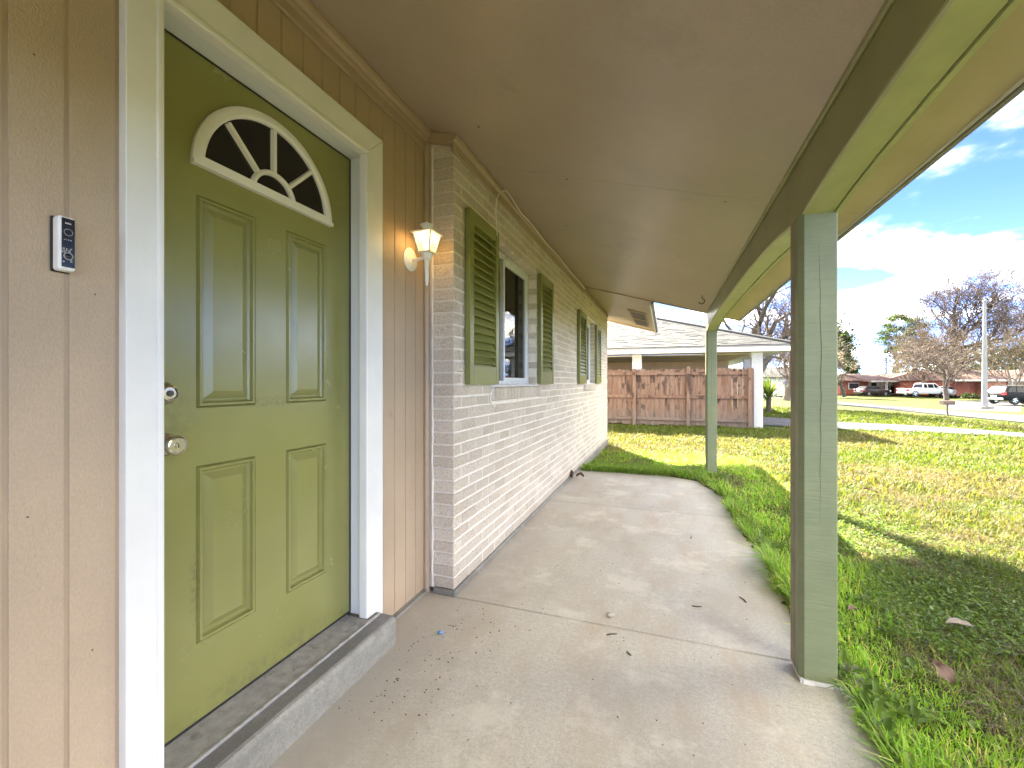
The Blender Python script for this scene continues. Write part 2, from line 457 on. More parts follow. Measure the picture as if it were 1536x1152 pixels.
class MB:
    def __init__(self):
        self.v, self.f = [], []
    def add(self, vs, fs):
        b = len(self.v); self.v += [tuple(p) for p in vs]; self.f += [tuple(b + i for i in f) for f in fs]
        return self
    def box(self, x0, x1, y0, y1, z0, z1):
        vs = [(x, y, z) for x in (x0, x1) for y in (y0, y1) for z in (z0, z1)]
        return self.add(vs, [(0, 1, 3, 2), (4, 6, 7, 5), (0, 4, 5, 1), (2, 3, 7, 6), (0, 2, 6, 4), (1, 5, 7, 3)])
    def prism(self, poly, axis, a0, a1):
        """polygon in the two other axes (in x,y,z order), extruded along axis from a0 to a1"""
        n = len(poly)
        def P(q, a):
            q = list(q); q.insert(axis, a); return tuple(q)
        vs = [P(q, a0) for q in poly] + [P(q, a1) for q in poly]
        fs = [tuple(range(n))[::-1], tuple(range(n, 2 * n))] + [(i, (i + 1) % n, n + (i + 1) % n, n + i) for i in range(n)]
        return self.add(vs, fs)
    def hexa(self, b, t):
        """four bottom and four top corners"""
        return self.add(list(b) + list(t), [(3, 2, 1, 0), (4, 5, 6, 7), (0, 1, 5, 4), (1, 2, 6, 5), (2, 3, 7, 6), (3, 0, 4, 7)])
    def tube(self, pts, rad, k=6, caps=True):
        pts = [Vector(p) for p in pts]
        if not hasattr(rad, '__len__'): rad = [rad] * len(pts)
        rings = []
        up = None
        for i, p in enumerate(pts):
            d = (pts[min(i + 1, len(pts) - 1)] - pts[max(i - 1, 0)]).normalized()
            if up is None:
                up = d.orthogonal().normalized()
            up = (up - d * up.dot(d)).normalized()
            w = d.cross(up)
            rings.append([p + (up * math.cos(2 * math.pi * j / k) + w * math.sin(2 * math.pi * j / k)) * rad[i] for j in range(k)])
        vs = [q for r in rings for q in r]
        fs = []
        for i in range(len(pts) - 1):
            for j in range(k):
                fs.append((i * k + j, i * k + (j + 1) % k, (i + 1) * k + (j + 1) % k, (i + 1) * k + j))
        if caps:
            fs.append(tuple(range(k))[::-1]); fs.append(tuple((len(pts) - 1) * k + j for j in range(k)))
        return self.add(vs, fs)
    def lathe(self, o, axis, prof, k=20, sx=1.0):
        """profile of (height along axis, radius); axis 0,1,2 through point o"""
        o = Vector(o); fs = []; vs = []
        u, w = [(1, 2), (2, 0), (0, 1)][axis]
        for h, r in prof:
            for j in range(k):
                p = list(o); p[axis] += h
                p[u] += r * sx * math.cos(2 * math.pi * j / k); p[w] += r * math.sin(2 * math.pi * j / k)
                vs.append(tuple(p))
        for i in range(len(prof) - 1):
            for j in range(k):
                fs.append((i * k + j, i * k + (j + 1) % k, (i + 1) * k + (j + 1) % k, (i + 1) * k + j))
        fs.append(tuple(range(k))[::-1]); fs.append(tuple((len(prof) - 1) * k + j for j in range(k)))
        return self.add(vs, fs)
    def mesh(self, name, mat, smooth=False, bevel=0.0, seg=1):
        me = bpy.data.meshes.new(name)
        me.from_pydata(self.v, [], self.f)
        me.materials.append(mat)
        bm = bmesh.new(); bm.from_mesh(me)
        bmesh.ops.recalc_face_normals(bm, faces=bm.faces)
        if bevel:
            es = [e for e in bm.edges if len(e.link_faces) == 2 and e.calc_face_angle(0) > 0.6]
            bmesh.ops.bevel(bm, geom=es, offset=bevel, segments=seg, affect='EDGES', profile=0.5, clamp_overlap=True)
        if smooth:
            for f in bm.faces: f.smooth = True
        bm.to_mesh(me); bm.free()
        if smooth:
            me.set_sharp_from_angle(angle=R(40))
        return me
    def build(self, name, mat, parent=None, local=False, smooth=False, bevel=0.0, seg=1):
        return link(name, self.mesh(name, mat, smooth, bevel, seg), parent, None, local)
    def at(self, name, mat, base, **kw):
        """top-level single mesh with its origin at base"""
        b = Vector(base)
        self.v = [tuple(Vector(p) - b) for p in self.v]
        return link(name, self.mesh(name, mat, **kw), None, base)

def np_mesh(name, V, F, mat, tint=None):
    """fast mesh from arrays; F is (m,3) or (m,4)"""
    me = bpy.data.meshes.new(name)
    V = np.asarray(V, np.float32); F = np.asarray(F, np.int32)
    m, k = F.shape
    me.vertices.add(len(V)); me.vertices.foreach_set('co', V.ravel())
    me.loops.add(m * k); me.loops.foreach_set('vertex_index', F.ravel())
    me.polygons.add(m); me.polygons.foreach_set('loop_start', np.arange(0, m * k, k, dtype=np.int32))
    me.update(calc_edges=True)
    if tint is not None:
        a = me.attributes.new('tint', 'FLOAT_COLOR', 'POINT')
        a.data.foreach_set('color', np.asarray(tint, np.float32).ravel())
    me.materials.append(mat)
    return me

def sstep(a, b, x):
    t = np.clip((np.asarray(x, float) - a) / (b - a), 0, 1)
    return t * t * (3 - 2 * t)
def gz(x, y):
    """height of the ground"""
    return -0.055 - 0.10 * sstep(4, 14, y) - 0.62 * sstep(6, 20, x) - 0.35 * sstep(20, 60, np.hypot(x, y)) * sstep(0, 12, x)
def G(x, y): return float(gz(x, y))

# ================================================================ SETTING
def grid_axis():
    a = [-400, -200, -100, -60, -40, -28, -20] + list(np.arange(-14, 24, 0.8)) + list(np.arange(24, 60, 2.5)) + [66, 76, 90, 110, 140, 200, 400]
    return np.array(a, float)
gx, gy = grid_axis(), grid_axis()
XX, YY = np.meshgrid(gx, gy)
rng = np.random.default_rng(5)
ZZ = gz(XX, YY) + rng.normal(0, 0.006, XX.shape) * (np.hypot(XX, YY) < 30)
slabmask = (XX > -8) & (XX < 0.7) & (YY > -4) & (YY < 5.8)
ZZ[slabmask] = -0.06
n0, n1 = XX.shape
idx = np.arange(n0 * n1).reshape(n0, n1)
Q = np.stack([idx[:-1, :-1], idx[:-1, 1:], idx[1:, 1:], idx[1:, :-1]], -1).reshape(-1, 4)
me = np_mesh('lawn', np.stack([XX, YY, ZZ], -1).reshape(-1, 3), Q, M['ground'])
for p in me.polygons: p.use_smooth = True
tag(link('lawn', me), kind='structure')

def strip(name, left, right, mat, lift, n=24, m=4):
    """a sheet draped on the ground between two polylines of the same length"""
    L = np.array(left, float); Rr = np.array(right, float)
    t = np.linspace(0, len(L) - 1, n * (len(L) - 1) + 1)
    li = np.stack([np.interp(t, range(len(L)), L[:, i]) for i in (0, 1)], -1)
    ri = np.stack([np.interp(t, range(len(L)), Rr[:, i]) for i in (0, 1)], -1)
    V = []
    for j in range(m + 1):
        p = li + (ri - li) * j / m
        V.append(np.concatenate([p, (gz(p[:, 0], p[:, 1]) + lift)[:, None]], 1))
    V = np.concatenate(V); k = len(t)
    F = [[j * k + i, j * k + i + 1, (j + 1) * k + i + 1, (j + 1) * k + i] for j in range(m) for i in range(k - 1)]
    return tag(link(name, np_mesh(name, V, F, mat)), kind='structure')
strip('driveway', [(-6, 14.35), (2.9, 14.9), (4.6, 14.4), (8.3, 14.1), (15.6, 13.2)],
      [(-6, 20), (2.9, 18.9), (5.4, 16.9), (9.3, 15.85), (15.3, 15.6)], M['drive'], 0.03, 16, 6)
strip('road', [(18.2, -40), (15.7, 14), (15.2, 26), (14.1, 44), (10, 74), (1, 110), (-25, 170)],
      [(25, -40), (24, 14), (22.6, 30), (19.6, 52), (15.4, 80), (6.5, 116), (-19, 176)], M['road'], 0.035, 14, 5)
# far driveway across the street
strip('far_driveway', [(21.5, 44), (33, 70)], [(24.8, 42.5), (39, 66.5)], M['drive'], 0.02, 12, 2)

# porch floor: three concrete panels with open joints
pf = tag(empty('porch_floor', (0, 0, 0)), kind='structure')
for a, b in ((-2.4, 2.115), (2.121, 4.165), (4.171, 5.80)):
    MB().box(-1.30, 0.67, a, b, -0.14, 0.0).build('concrete_panel', M['concrete'], pf, bevel=0.004)
MB().box(-1.29, 0.66, -2.39, 5.79, -0.16, -0.012).build('joint_filler', M['stoop_top'], pf)

# ================================================================ THE HOUSE
house = thing('brick_house', 'cream brick house with olive front door, tan siding and covered porch', 'house', (-4.0, 3.0, 0))
CZ = lambda x: 2.56 - 0.29 * (x + 1.113)          # underside of the sloping porch ceiling

# step and curb belong to the house front
st = MB()
st.prism([(-1.40, -0.1), (-1.152, -0.1), (-1.156, 0.106), (-1.168, 0.121), (-1.40, 0.121)], 1, 0.45, 1.655)
step = st.build('door_step', M['stoop'], house, bevel=0.004)
MB().box(-1.286, -1.172, 0.452, 1.650, 0.1205, 0.1235).build('step_top', M['stoop_top'], step, bevel=0.0015)
MB().prism([(-1.30, -0.05), (-1.262, -0.05), (-1.266, 0.016), (-1.30, 0.02)], 1, 1.657, 2.14).build('curb', M['stoop'], house)
MB().prism([(-1.30, -0.05), (-1.262, -0.05), (-1.266, 0.016), (-1.30, 0.02)], 1, -2.4, 0.448).build('curb', M['stoop'], house)
MB().box(-1.24, -1.094, 2.118, 8.87, -0.16, 0.028).build('footing', M['stoop'], house, bevel=0.008)

# ---- siding: boards between grooves, a backing behind
DY0, DY1, DZ0, DZ1 = 0.768, 1.602, 0.132, 2.216      # door opening
sw = MB().box(-1.40, -1.2905, -2.5, 0.70, 0.0, 2.70).box(-1.40, -1.2905, 1.66, 2.14, 0.0, 2.70).box(-1.40, -1.2905, 0.70, 1.66, 2.26, 2.70).build('siding_wall', M['siding_trim'], house)
gro = [0.477 + 0.0965 * k for k in range(-31, 18)]
for a, b in zip(gro[:-1], gro[1:]):
    a += 0.004; b = min(b - 0.004, 2.115)
    if b <= a: continue
    z0 = 2.30 if (a > 0.69 and b < 1.66) else 0.021
    for (p, q, zz) in ([(a, b, z0)] if not (a < 1.66 < b or a < 0.69 < b) else [(a, 1.66, 2.30), (1.66, b, 0.021)] if a < 1.66 < b else [(0.69, b, 2.30), (a, 0.69, 0.021)]):
        m = MB().hexa([(-1.297, p, zz), (-1.288, p + 0.001, zz), (-1.288, q - 0.001, zz), (-1.297, q, zz)],
                      [(-1.297, p, 2.62), (-1.288, p + 0.001, 2.62), (-1.288, q - 0.001, 2.62), (-1.297, q, 2.62)])
        m.build('siding_board', M['siding'], sw)
MB().tube([(-1.276, 2.118, 0.0), (-1.276, 2.118, 2.6)], 0.017, 10).build('corner_trim', M['siding_trim'], house, smooth=True)
# frieze and crown mouldings
MB().box(-1.2875, -1.268, -2.4, 2.10, 2.505, 2.615).build('frieze_board', M['siding_trim'], house, bevel=0.003)
def crown(x, y0, y1, zt):
    m = MB()
    m.prism([(x, zt - 0.05), (x + 0.014, zt - 0.046), (x + 0.016, zt - 0.034), (x + 0.030, zt - 0.026), (x + 0.036, zt - 0.012), (x + 0.036, zt + 0.004), (x, zt + 0.012)], 1, y0, y1)
    return m.build('crown_moulding', M['siding_trim'], house)
crown(-1.2675, -2.4, 2.10, CZ(-1.25) - 0.006)
crown(-1.112, 2.09, 6.08, CZ(-1.09) - 0.004)
MB().box(-1.112, -1.094, 6.08, 8.85, 2.50, 2.548).build('frieze_board', M['siding_trim'], house, bevel=0.003)
MB().box(-1.1105, -1.096, 2.10, 6.08, 2.462, 2.508).build('frieze_board', M['siding_trim'], house, bevel=0.003)
MB().prism([(-1.26, CZ(-1.26) - 0.06), (-1.095, CZ(-1.095) - 0.055), (-1.095, CZ(-1.095) - 0.004), (-1.26, CZ(-1.26) - 0.004)], 1, 2.094, 2.128).build('frieze_board', M['siding_trim'], house)

# ---- front door
XD = -1.371
door = tag(empty('door', (XD, DY0, DZ0)), 'olive green front door with four panels and a fan window'); door.parent = house
door.matrix_parent_inverse = WM[house.name].inverted()
PAN = [(0.915, 1.119, 1.108, 1.774), (1.249, 1.454, 1.108, 1.774), (0.915, 1.119, 0.374, 0.928), (1.249, 1.454, 0.374, 0.928)]
ys = sorted({DY0, DY1 - 0.003, *[p[0] for p in PAN], *[p[1] for p in PAN]})
zs = sorted({DZ0 + 0.004, DZ1 - 0.004, *[p[2] for p in PAN], *[p[3] for p in PAN]})
dv = MB()
V = [(XD, y, z) for y in ys for z in zs]; nz = len(zs); F = []
for i in range(len(ys) - 1):
    for j in range(nz - 1):
        cy, cz = (ys[i] + ys[i + 1]) / 2, (zs[j] + zs[j + 1]) / 2
        if any(p[0] < cy < p[1] and p[2] < cz < p[3] for p in PAN): continue
        F.append((i * nz + j, (i + 1) * nz + j, (i + 1) * nz + j + 1, i * nz + j + 1))
dv.add(V, F)
dv.box(XD - 0.045, XD - 0.012, DY0, DY1 - 0.003, DZ0 + 0.004, DZ1 - 0.004)
dv.build('door_slab', M['door'], door)
def ring_panel(y0, y1, z0, z1, loops):
    m = MB(); vs = []; fs = []
    for d, dx in loops:
        vs += [(XD + dx, y0 + d, z0 + d), (XD + dx, y1 - d, z0 + d), (XD + dx, y1 - d, z1 - d), (XD + dx, y0 + d, z1 - d)]
    for i in range(len(loops) - 1):
        for j in range(4):
            fs.append((4 * i + j, 4 * i + (j + 1) % 4, 4 * i + 4 + (j + 1) % 4, 4 * i + 4 + j))
    b = 4 * (len(loops) - 1); fs.append((b, b + 1, b + 2, b + 3))
    return m.add(vs, fs)
for p in PAN:
    ring_panel(*p, [(0, 0), (0.003, -0.005), (0.008, 0.006), (0.015, 0.006), (0.018, -0.006), (0.023, -0.011), (0.029, -0.011), (0.052, 0.002), (0.0535, 0.0015)]).build('panel', M['door'], door)
# fan window
FY, FZ, FR = 1.187, 1.870, 0.290
def arc_frame(cy, cz, r0, r1, prof, a0=0, a1=math.pi, n=36):
    """ring between r0 and r1 with a profile of (fraction across, x offset)"""
    m = MB(); vs = []; k = len(prof)
    for i in range(n + 1):
        a = a0 + (a1 - a0) * i / n
        for fr, dx in prof:
            r = r0 + (r1 - r0) * fr
            vs.append((XD + dx, cy + r * math.cos(a), cz + r * math.sin(a)))
    fs = [(i * k + j, i * k + j + 1, (i + 1) * k + j + 1, (i + 1) * k + j) for i in range(n) for j in range(k - 1)]
    return m.add(vs, fs)
PR = [(0, 0.0), (0.0, 0.012), (0.25, 0.020), (0.7, 0.020), (0.9, 0.014), (1.0, 0.012), (1.0, 0.0)]
fr = arc_frame(FY, FZ, FR - 0.036, FR, PR)
fr.prism([(FY - FR, FZ - 0.008), (FY + FR, FZ - 0.008), (FY + FR, FZ + 0.004), (FY + FR - 0.03, FZ + 0.022), (FY - FR + 0.03, FZ + 0.022), (FY - FR, FZ + 0.004)], 0, XD, XD + 0.0195)
fr.build('fan_frame', M['white'], door, smooth=True)
mu = arc_frame(FY, FZ, 0.078, 0.096, PR)
for a in (R(45), R(90), R(135)):
    d = Vector((0, math.cos(a), math.sin(a))); nrm = Vector((0, -d.z, d.y))
    o = Vector((0, FY, FZ))
    q = [o + d * 0.09 - nrm * 0.010, o + d * 0.25 - nrm * 0.010, o + d * 0.25 + nrm * 0.010, o + d * 0.09 + nrm * 0.010]
    b = [Vector((XD + 0.001, *p.yz)) for p in q]
    q2 = [o + d * 0.09 - nrm * 0.006, o + d * 0.25 - nrm * 0.006, o + d * 0.25 + nrm * 0.006, o + d * 0.09 + nrm * 0.006]
    mu.hexa(b, [Vector((XD + 0.017, *p.yz)) for p in q2])
mu.build('glazing_bar', M['white'], door)
for a0, a1, r0, r1 in [(R(k * 45 + 1.5), R(k * 45 + 43.5), 0.088, 0.252) for k in range(4)] + [(0, math.pi, 0.0, 0.085)]:
    arc_frame(FY, FZ + 0.004, r0, r1, [(0, 0.003), (1, 0.003)], a0, a1, 14).build('glass_pane', M['dark_glass'], door)
# hardware
HY_ = 0.826
MB().lathe((XD, HY_, 1.157), 0, [(0, 0.033), (0.004, 0.033), (0.010, 0.029), (0.014, 0.024), (0.026, 0.022), (0.028, 0.019), (0.024, 0.017), (0.0245, 0.0)], 28).build('deadbolt', M['nickel'], door, smooth=True)
MB().lathe((XD, HY_, 1.157), 0, [(0.0243, 0.0095), (0.0285, 0.0085), (0.0285, 0.0)], 20).box(XD + 0.028, XD + 0.0292, HY_ - 0.001, HY_ + 0.001, 1.151, 1.163).build('keyhole', M['dark_metal'], door, smooth=True)
kn = MB().lathe((XD, HY_, 1.008), 0, [(0, 0.034), (0.004, 0.034), (0.012, 0.028), (0.016, 0.014), (0.030, 0.013), (0.034, 0.020), (0.042, 0.027), (0.052, 0.0285), (0.058, 0.026), (0.060, 0.022), (0.0575, 0.020), (0.0575, 0.0)], 32).build('door_knob', M['nickel'], door, smooth=True)
MB().lathe((XD, HY_, 1.008), 0, [(0.0570, 0.009), (0.0610, 0.008), (0.0610, 0.0)], 18).build('keyhole', M['nickel'], door, smooth=True)
MB().box(XD + 0.0605, XD + 0.0617, HY_ - 0.0012, HY_ + 0.0012, 1.002, 1.014).build('keyhole', M['dark_metal'], door)
MB().box(XD - 0.03, XD + 0.004, DY0, DY1, DZ0 - 0.006, DZ0 + 0.004).build('door_sweep', M['black_dull'], door)

# ---- casing, jambs, threshold
cs = empty('door_casing', (XD, DY0, DZ0)); cs.parent = house; cs.matrix_parent_inverse = WM[house.name].inverted()
XF, XB = -1.262, -1.2965
CY0, CY1, OY0, OY1, CZ0, CZ1 = 0.752, 1.588, 0.674, 1.700, 2.226, 2.334
def mitre_board(poly):
    m = MB().prism(poly, 0, XB, XF)
    return m.build('casing_board', M['white'], cs, bevel=0.002)
mitre_board([(OY0, 0.098), (CY0, 0.098), (CY0, CZ0), (OY0, CZ1)])
mitre_board([(CY1, 0.126), (OY1, 0.08), (OY1, CZ1), (CY1, CZ0)])
mitre_board([(OY0 + 0.002, CZ1), (CY0 + 0.002, CZ0 + 0.001), (CY1 - 0.002, CZ0 + 0.001), (OY1 - 0.002, CZ1)])
# inner bead
MB().box(-1.300, -1.256, CY1 - 0.012, CY1 + 0.012, 0.127, CZ0 - 0.01).build('bead', M['white'], cs, bevel=0.005, seg=2)
MB().box(-1.300, -1.256, CY0 - 0.004, CY1 + 0.0118, CZ0 - 0.012, CZ0 + 0.010).build('bead', M['white'], cs, bevel=0.005, seg=2)
MB().box(-1.300, -1.256, CY0 - 0.010, CY0 + 0.006, 0.127, CZ0 - 0.014).build('bead', M['white'], cs, bevel=0.004, seg=2)
MB().box(-1.43, -1.299, DY1, DY1 + 0.03, 0.125, DZ1 + 0.03).build('jamb', M['white_cool'], cs)
MB().box(-1.43, -1.299, DY0 - 0.03, DY0, 0.125, DZ1 + 0.03).build('jamb', M['white_cool'], cs)
MB().box(-1.43, -1.299, DY0, DY1, DZ1, DZ1 + 0.03).build('jamb', M['white_cool'], cs)
MB().box(XD - 0.01, XD + 0.0055, DY1 - 0.004, DY1 - 0.0005, 0.135, DZ1 - 0.002).build('weather_strip', M['black_dull'], cs)
MB().box(XD - 0.01, XD + 0.0055, DY0 + 0.001, DY1 - 0.005, DZ1 - 0.004, DZ1 - 0.0005).build('weather_strip', M['black_dull'], cs)
th = MB()
prof = [(-1.43, 0.10), (-1.43, 0.1285)]
x = -1.368
while x < -1.247:
    prof += [(x, 0.1255), (x + 0.0015, 0.1300), (x + 0.0050, 0.1300), (x + 0.0062, 0.1255)]
    x += 0.0078
prof += [(-1.242, 0.1300), (-1.234, 0.1285), (-1.2305, 0.1215), (-1.2305, 0.10)]
th.prism(prof, 1, CY0 + 0.008, CY1 - 0.014).build('threshold', M['alu'], house)
MB().box(-1.2425, -1.230, 0.70, 1.64, 0.1215, 0.1325).build('threshold_lip', M['alu'], house, bevel=0.002)

# ---- brick wall
XW = -1.113
bw = MB()
W1 = (2.742, 3.762, 1.170, 2.192); W2 = (6.215, 7.19, 1.170, 2.165)
D = 0.003
xi, xo = -1.24, XW - D
bw.box(-1.40, xo, 2.141, W1[0] - 0.005, 0.02, 2.6).box(xi, xo, W1[1] + 0.005, W2[0] - 0.005, 0.02, 2.6).box(xi, xo, W2[1] + 0.005, 8.85 - D, 0.02, 2.6)
for w in (W1, W2):
    bw.box(xi, xo, w[0] - 0.005, w[1] + 0.005, 0.02, w[2] - 0.005).box(xi, xo, w[0] - 0.005, w[1] + 0.005, w[3] + 0.005, 2.6)
brick_wall = bw.build('brick_wall', M['mortar'], house)
CH, BL, JT = 0.0677, 0.2045, 0.0105
bmesh_cache = {}
def brick_mesh(ly, lz, dx=0.098, key=0):
    """brick with its outer face at x=0, spanning y 0..ly, z 0..lz, arrises worn"""
    k = (round(ly, 3), round(lz, 3), round(dx, 3), key)
    if k in bmesh_cache: return bmesh_cache[k]
    rr = random.Random(hash(k) & 0xffff)
    c = 0.0035
    j = lambda: rr.uniform(-0.0012, 0.0012)
    vs = [(-dx, 0, 0), (-dx, ly, 0), (-dx, ly, lz), (-dx, 0, lz),
          (-c, j(), j()), (-c, ly + j(), j()), (-c, ly + j(), lz + j()), (-c, j(), lz + j()),
          (j(), c + j(), c), (j(), ly - c + j(), c + j()), (j(), ly - c, lz - c + j()), (j(), c + j(), lz - c)]
    fs = [(0, 1, 5, 4), (1, 2, 6, 5), (2, 3, 7, 6), (3, 0, 4, 7), (4, 5, 9, 8), (5, 6, 10, 9), (6, 7, 11, 10), (7, 4, 8, 11), (8, 9, 10, 11)]
    me = bpy.data.meshes.new('brick'); me.from_pydata(vs, [], fs); me.materials.append(M['brick'])
    bmesh_cache[k] = me
    return me
SR1 = (2.70, 3.83, 1.062, 1.166); SR2 = (6.17, 7.24, 1.062, 1.166)     # rowlock sills
bricks = []      # (y0, z0, ly, lz)
random.seed(3)
def cut(iv, a, b):
    out = []
    for p, q in iv:
        if q <= a or p >= b: out.append((p, q)); continue
        if p < a: out.append((p, a - 0.004))
        if q > b: out.append((b + 0.004, q))
    return out
for r in range(38):
    z = 0.030 + r * CH; zt = z + CH - JT
    if z > 2.50: break
    # first brick at the corner alternates full length and half
    y = 2.135 if r % 2 == 0 else 2.135 - BL / 2 - 0.0
    row = []
    while y < 8.85:
        a, b = max(y, 2.135), min(y + BL - JT, 8.85)
        if b - a > 0.03: row.append((a, b))
        y += BL
    for w in (W1, W2, SR1, SR2):
        if z < w[3] - 0.012 and zt > w[2] + 0.012:
            row = cut(row, w[0], w[1])
    for a, b in row:
        if b - a > 0.02: bricks.append((a, z, b - a, CH - JT))
bricks.sort(key=lambda t: (t[0] + t[2] / 2) ** 2 + (t[1] - 1.19) ** 2 * 0.35)
stuffV, stuffF = [], []
ret = [(r, 0.030 + r * CH) for r in range(37)]
NIND = 300 - len(ret) - 30
for i, (y, z, ly, lz) in enumerate(bricks):
    dx = random.uniform(-0.0018, 0.0018)
    me = brick_mesh(ly, lz, key=i % 5)
    if i < NIND:
        link('brick', me, brick_wall, (XW + dx, y, z))
    else:
        b = len(stuffV)
        for v in me.vertices: stuffV.append((v.co.x + XW + dx, v.co.y + y, v.co.z + z))
        for p in me.polygons: stuffF.append(tuple(b + q for q in p.vertices))
me = bpy.data.meshes.new('brick_courses'); me.from_pydata(stuffV, [], stuffF); me.materials.append(M['brick'])
tag(link('brick_courses', me, brick_wall), kind='stuff')
# return face at the near corner: bricks facing the camera
for r, z in ret:
    if z > 2.50: break
    ln = 0.128
    k = ('ret', r % 4)
    if k not in bmesh_cache:
        src = brick_mesh(ln, CH - JT, 0.05, 7 + r % 4)
        m2 = src.copy(); m2.name = 'brick'
        for v in m2.vertices: v.co = (v.co.y - ln, -v.co.x, v.co.z)
        bmesh_cache[k] = m2
    link('brick', bmesh_cache[k], brick_wall, (XW - 0.0005, 2.1315 + random.uniform(-0.002, 0.002), z))
# mortar smear on the return's left edge
MB().tube([(-1.246 + random.uniform(-0.003, 0.003), 2.133, 0.03 + i * 0.03) for i in range(84)], [random.uniform(0.004, 0.009) for i in range(84)], 5).build('mortar_bead', M['mortar'], brick_wall)
# rowlock sills under both windows
for S in (SR1, SR2):
    n = 15; w = (S[1] - S[0]) / n
    for i in range(n):
        y0 = S[0] + i * w + 0.004; y1 = S[0] + (i + 1) * w - 0.004
        m = MB().prism([(XW - 0.11, S[2]), (XW + 0.022, S[2]), (XW + 0.028, S[2] + 0.006), (XW + 0.028, S[3] - 0.022), (XW + 0.022, S[3] - 0.014), (XW - 0.11, S[3] + 0.004)], 1, y0, y1)
        m.build('sill_brick', M['brick'], brick_wall)
    MB().box(XW - 0.10, XW + 0.018, S[0] + 0.003, S[1] - 0.003, S[2] + 0.004, S[3] - 0.026).build('sill_mortar', M['mortar'], brick_wall)

# ---- windows
def window(W, big):
    y0, y1, z0, z1 = W
    wo = empty('window', (-1.21, y0, z0)); wo.parent = house; wo.matrix_parent_inverse = WM[house.name].inverted()
    xb, xf = -1.235, -1.188
    fw = 0.045
    m = MB()
    m.box(xb, xf, y0, y0 + fw, z0, z1).box(xb, xf, y1 - fw, y1, z0, z1)
    m.box(xb, xf, y0 + fw, y1 - fw, z1 - fw, z1).box(xb, xf, y0 + fw, y1 - fw, z0, z0 + 0.03)
    m.build('window_frame', M['alu_frame'], wo, bevel=0.004)
    ym = y0 + (y1 - y0) * 0.36
    MB().box(xb + 0.006, xf + 0.008, ym - 0.014, ym + 0.014, z0 + 0.03, z1 - fw).build('mullion', M['alu_frame'], wo, bevel=0.003)
    # sliding sash to the right of the mullion, a step further out
    MB().box(-1.226, -1.192, ym + 0.014, ym + 0.04, z0 + 0.03, z1 - fw).box(-1.226, -1.192, y1 - fw - 0.034, y1 - fw, z0 + 0.03, z1 - fw).box(-1.226, -1.192, ym + 0.04, y1 - fw - 0.034, z0 + 0.03, z0 + 0.055).box(-1.226, -1.192, ym + 0.04, y1 - fw - 0.034, z1 - fw - 0.03, z1 - fw).build('sash', M['white_cool'], wo, bevel=0.002)
    MB().box(-1.214, -1.210, y0 + fw, ym - 0.014, z0 + 0.03, z1 - fw).build('pane', M['pane'], wo)
    MB().box(-1.208, -1.204, ym + 0.04, y1 - fw - 0.034, z0 + 0.055, z1 - fw - 0.03).build('pane', M['pane'], wo)
    MB().box(-1.24, -1.15, y0, y1, z0 - 0.006, z0 - 0.0005).build('sill', M['alu_frame'], wo)
    MB().box(-1.275, -1.240, ym, y1 - 0.03, z1 - 0.19, z1 - 0.045).box(-1.265, -1.245, ym, y1 - 0.03, z1 - 0.235, z1 - 0.2).build('blind', M['blind'], wo, bevel=0.006)
    MB().tube([(-1.245, ym + 0.18, z1 - 0.2), (-1.243, ym + 0.18, z0 + 0.3)], 0.006, 6).build('blind_wand', M['blind'], wo)
window(W1, True); window(W2, False)
# dark rooms behind the windows
MB().add([(x, y, z) for x in (-4.5, -1.245) for y in (2.3, 8.7) for z in (0.1, 2.5)],
         [(0, 1, 3, 2), (0, 4, 5, 1), (2, 3, 7, 6), (0, 2, 6, 4), (1, 5, 7, 3)]).build('room', M['interior'], house)

# ---- shutters
def shutter(y0, y1, z0, z1, loose=None):
    x0, x1 = XW + 0.004, XW + 0.040
    s = empty('shutter', (x0, y0, z0)); s.parent = house; s.matrix_parent_inverse = WM[house.name].inverted()
    sw_, zb, zt = 0.052, z0 + 0.115, z1 - 0.075
    m = MB()
    m.box(x0, x1, y0, y0 + sw_, z0, z1).box(x0, x1, y1 - sw_, y1, z0, z1)
    m.box(x0, x1 - 0.001, y0 + sw_, y1 - sw_, z0, zb).box(x0, x1 - 0.001, y0 + sw_, y1 - sw_, zt, z1)
    m.build('shutter_frame', M['shutter'], s, bevel=0.003)
    MB().box(x0, x0 + 0.006, y0 + sw_, y1 - sw_, zb, zt).build('shutter_back', M['shutter'], s)
    n = 17; p = (zt - zb) / n
    for i in range(n):
        z = zb + i * p
        tilt = 0.0
        if loose and i in loose: tilt = loose[i]
        a = (x0 + 0.007, z + p * 1.04); b = (x1 - 0.006, z + 0.004 + tilt)
        MB().prism([(a[0], a[1]), (a[0], a[1] - 0.007), (b[0], b[1] - 0.003), (b[0] + 0.003, b[1]), (b[0], b[1] + 0.006)], 1, y0 + sw_ + 0.001, y1 - sw_ - 0.001).build('slat', M['shutter'], s)
    return s
shutter(2.268, 2.728, 1.175, 2.215, {0: 0.012, 1: 0.008})
shutter(3.785, 4.255, 1.172, 2.194)
shutter(5.680, 6.215, 1.166, 2.165)
shutter(7.19, 7.715, 1.166, 2.150)

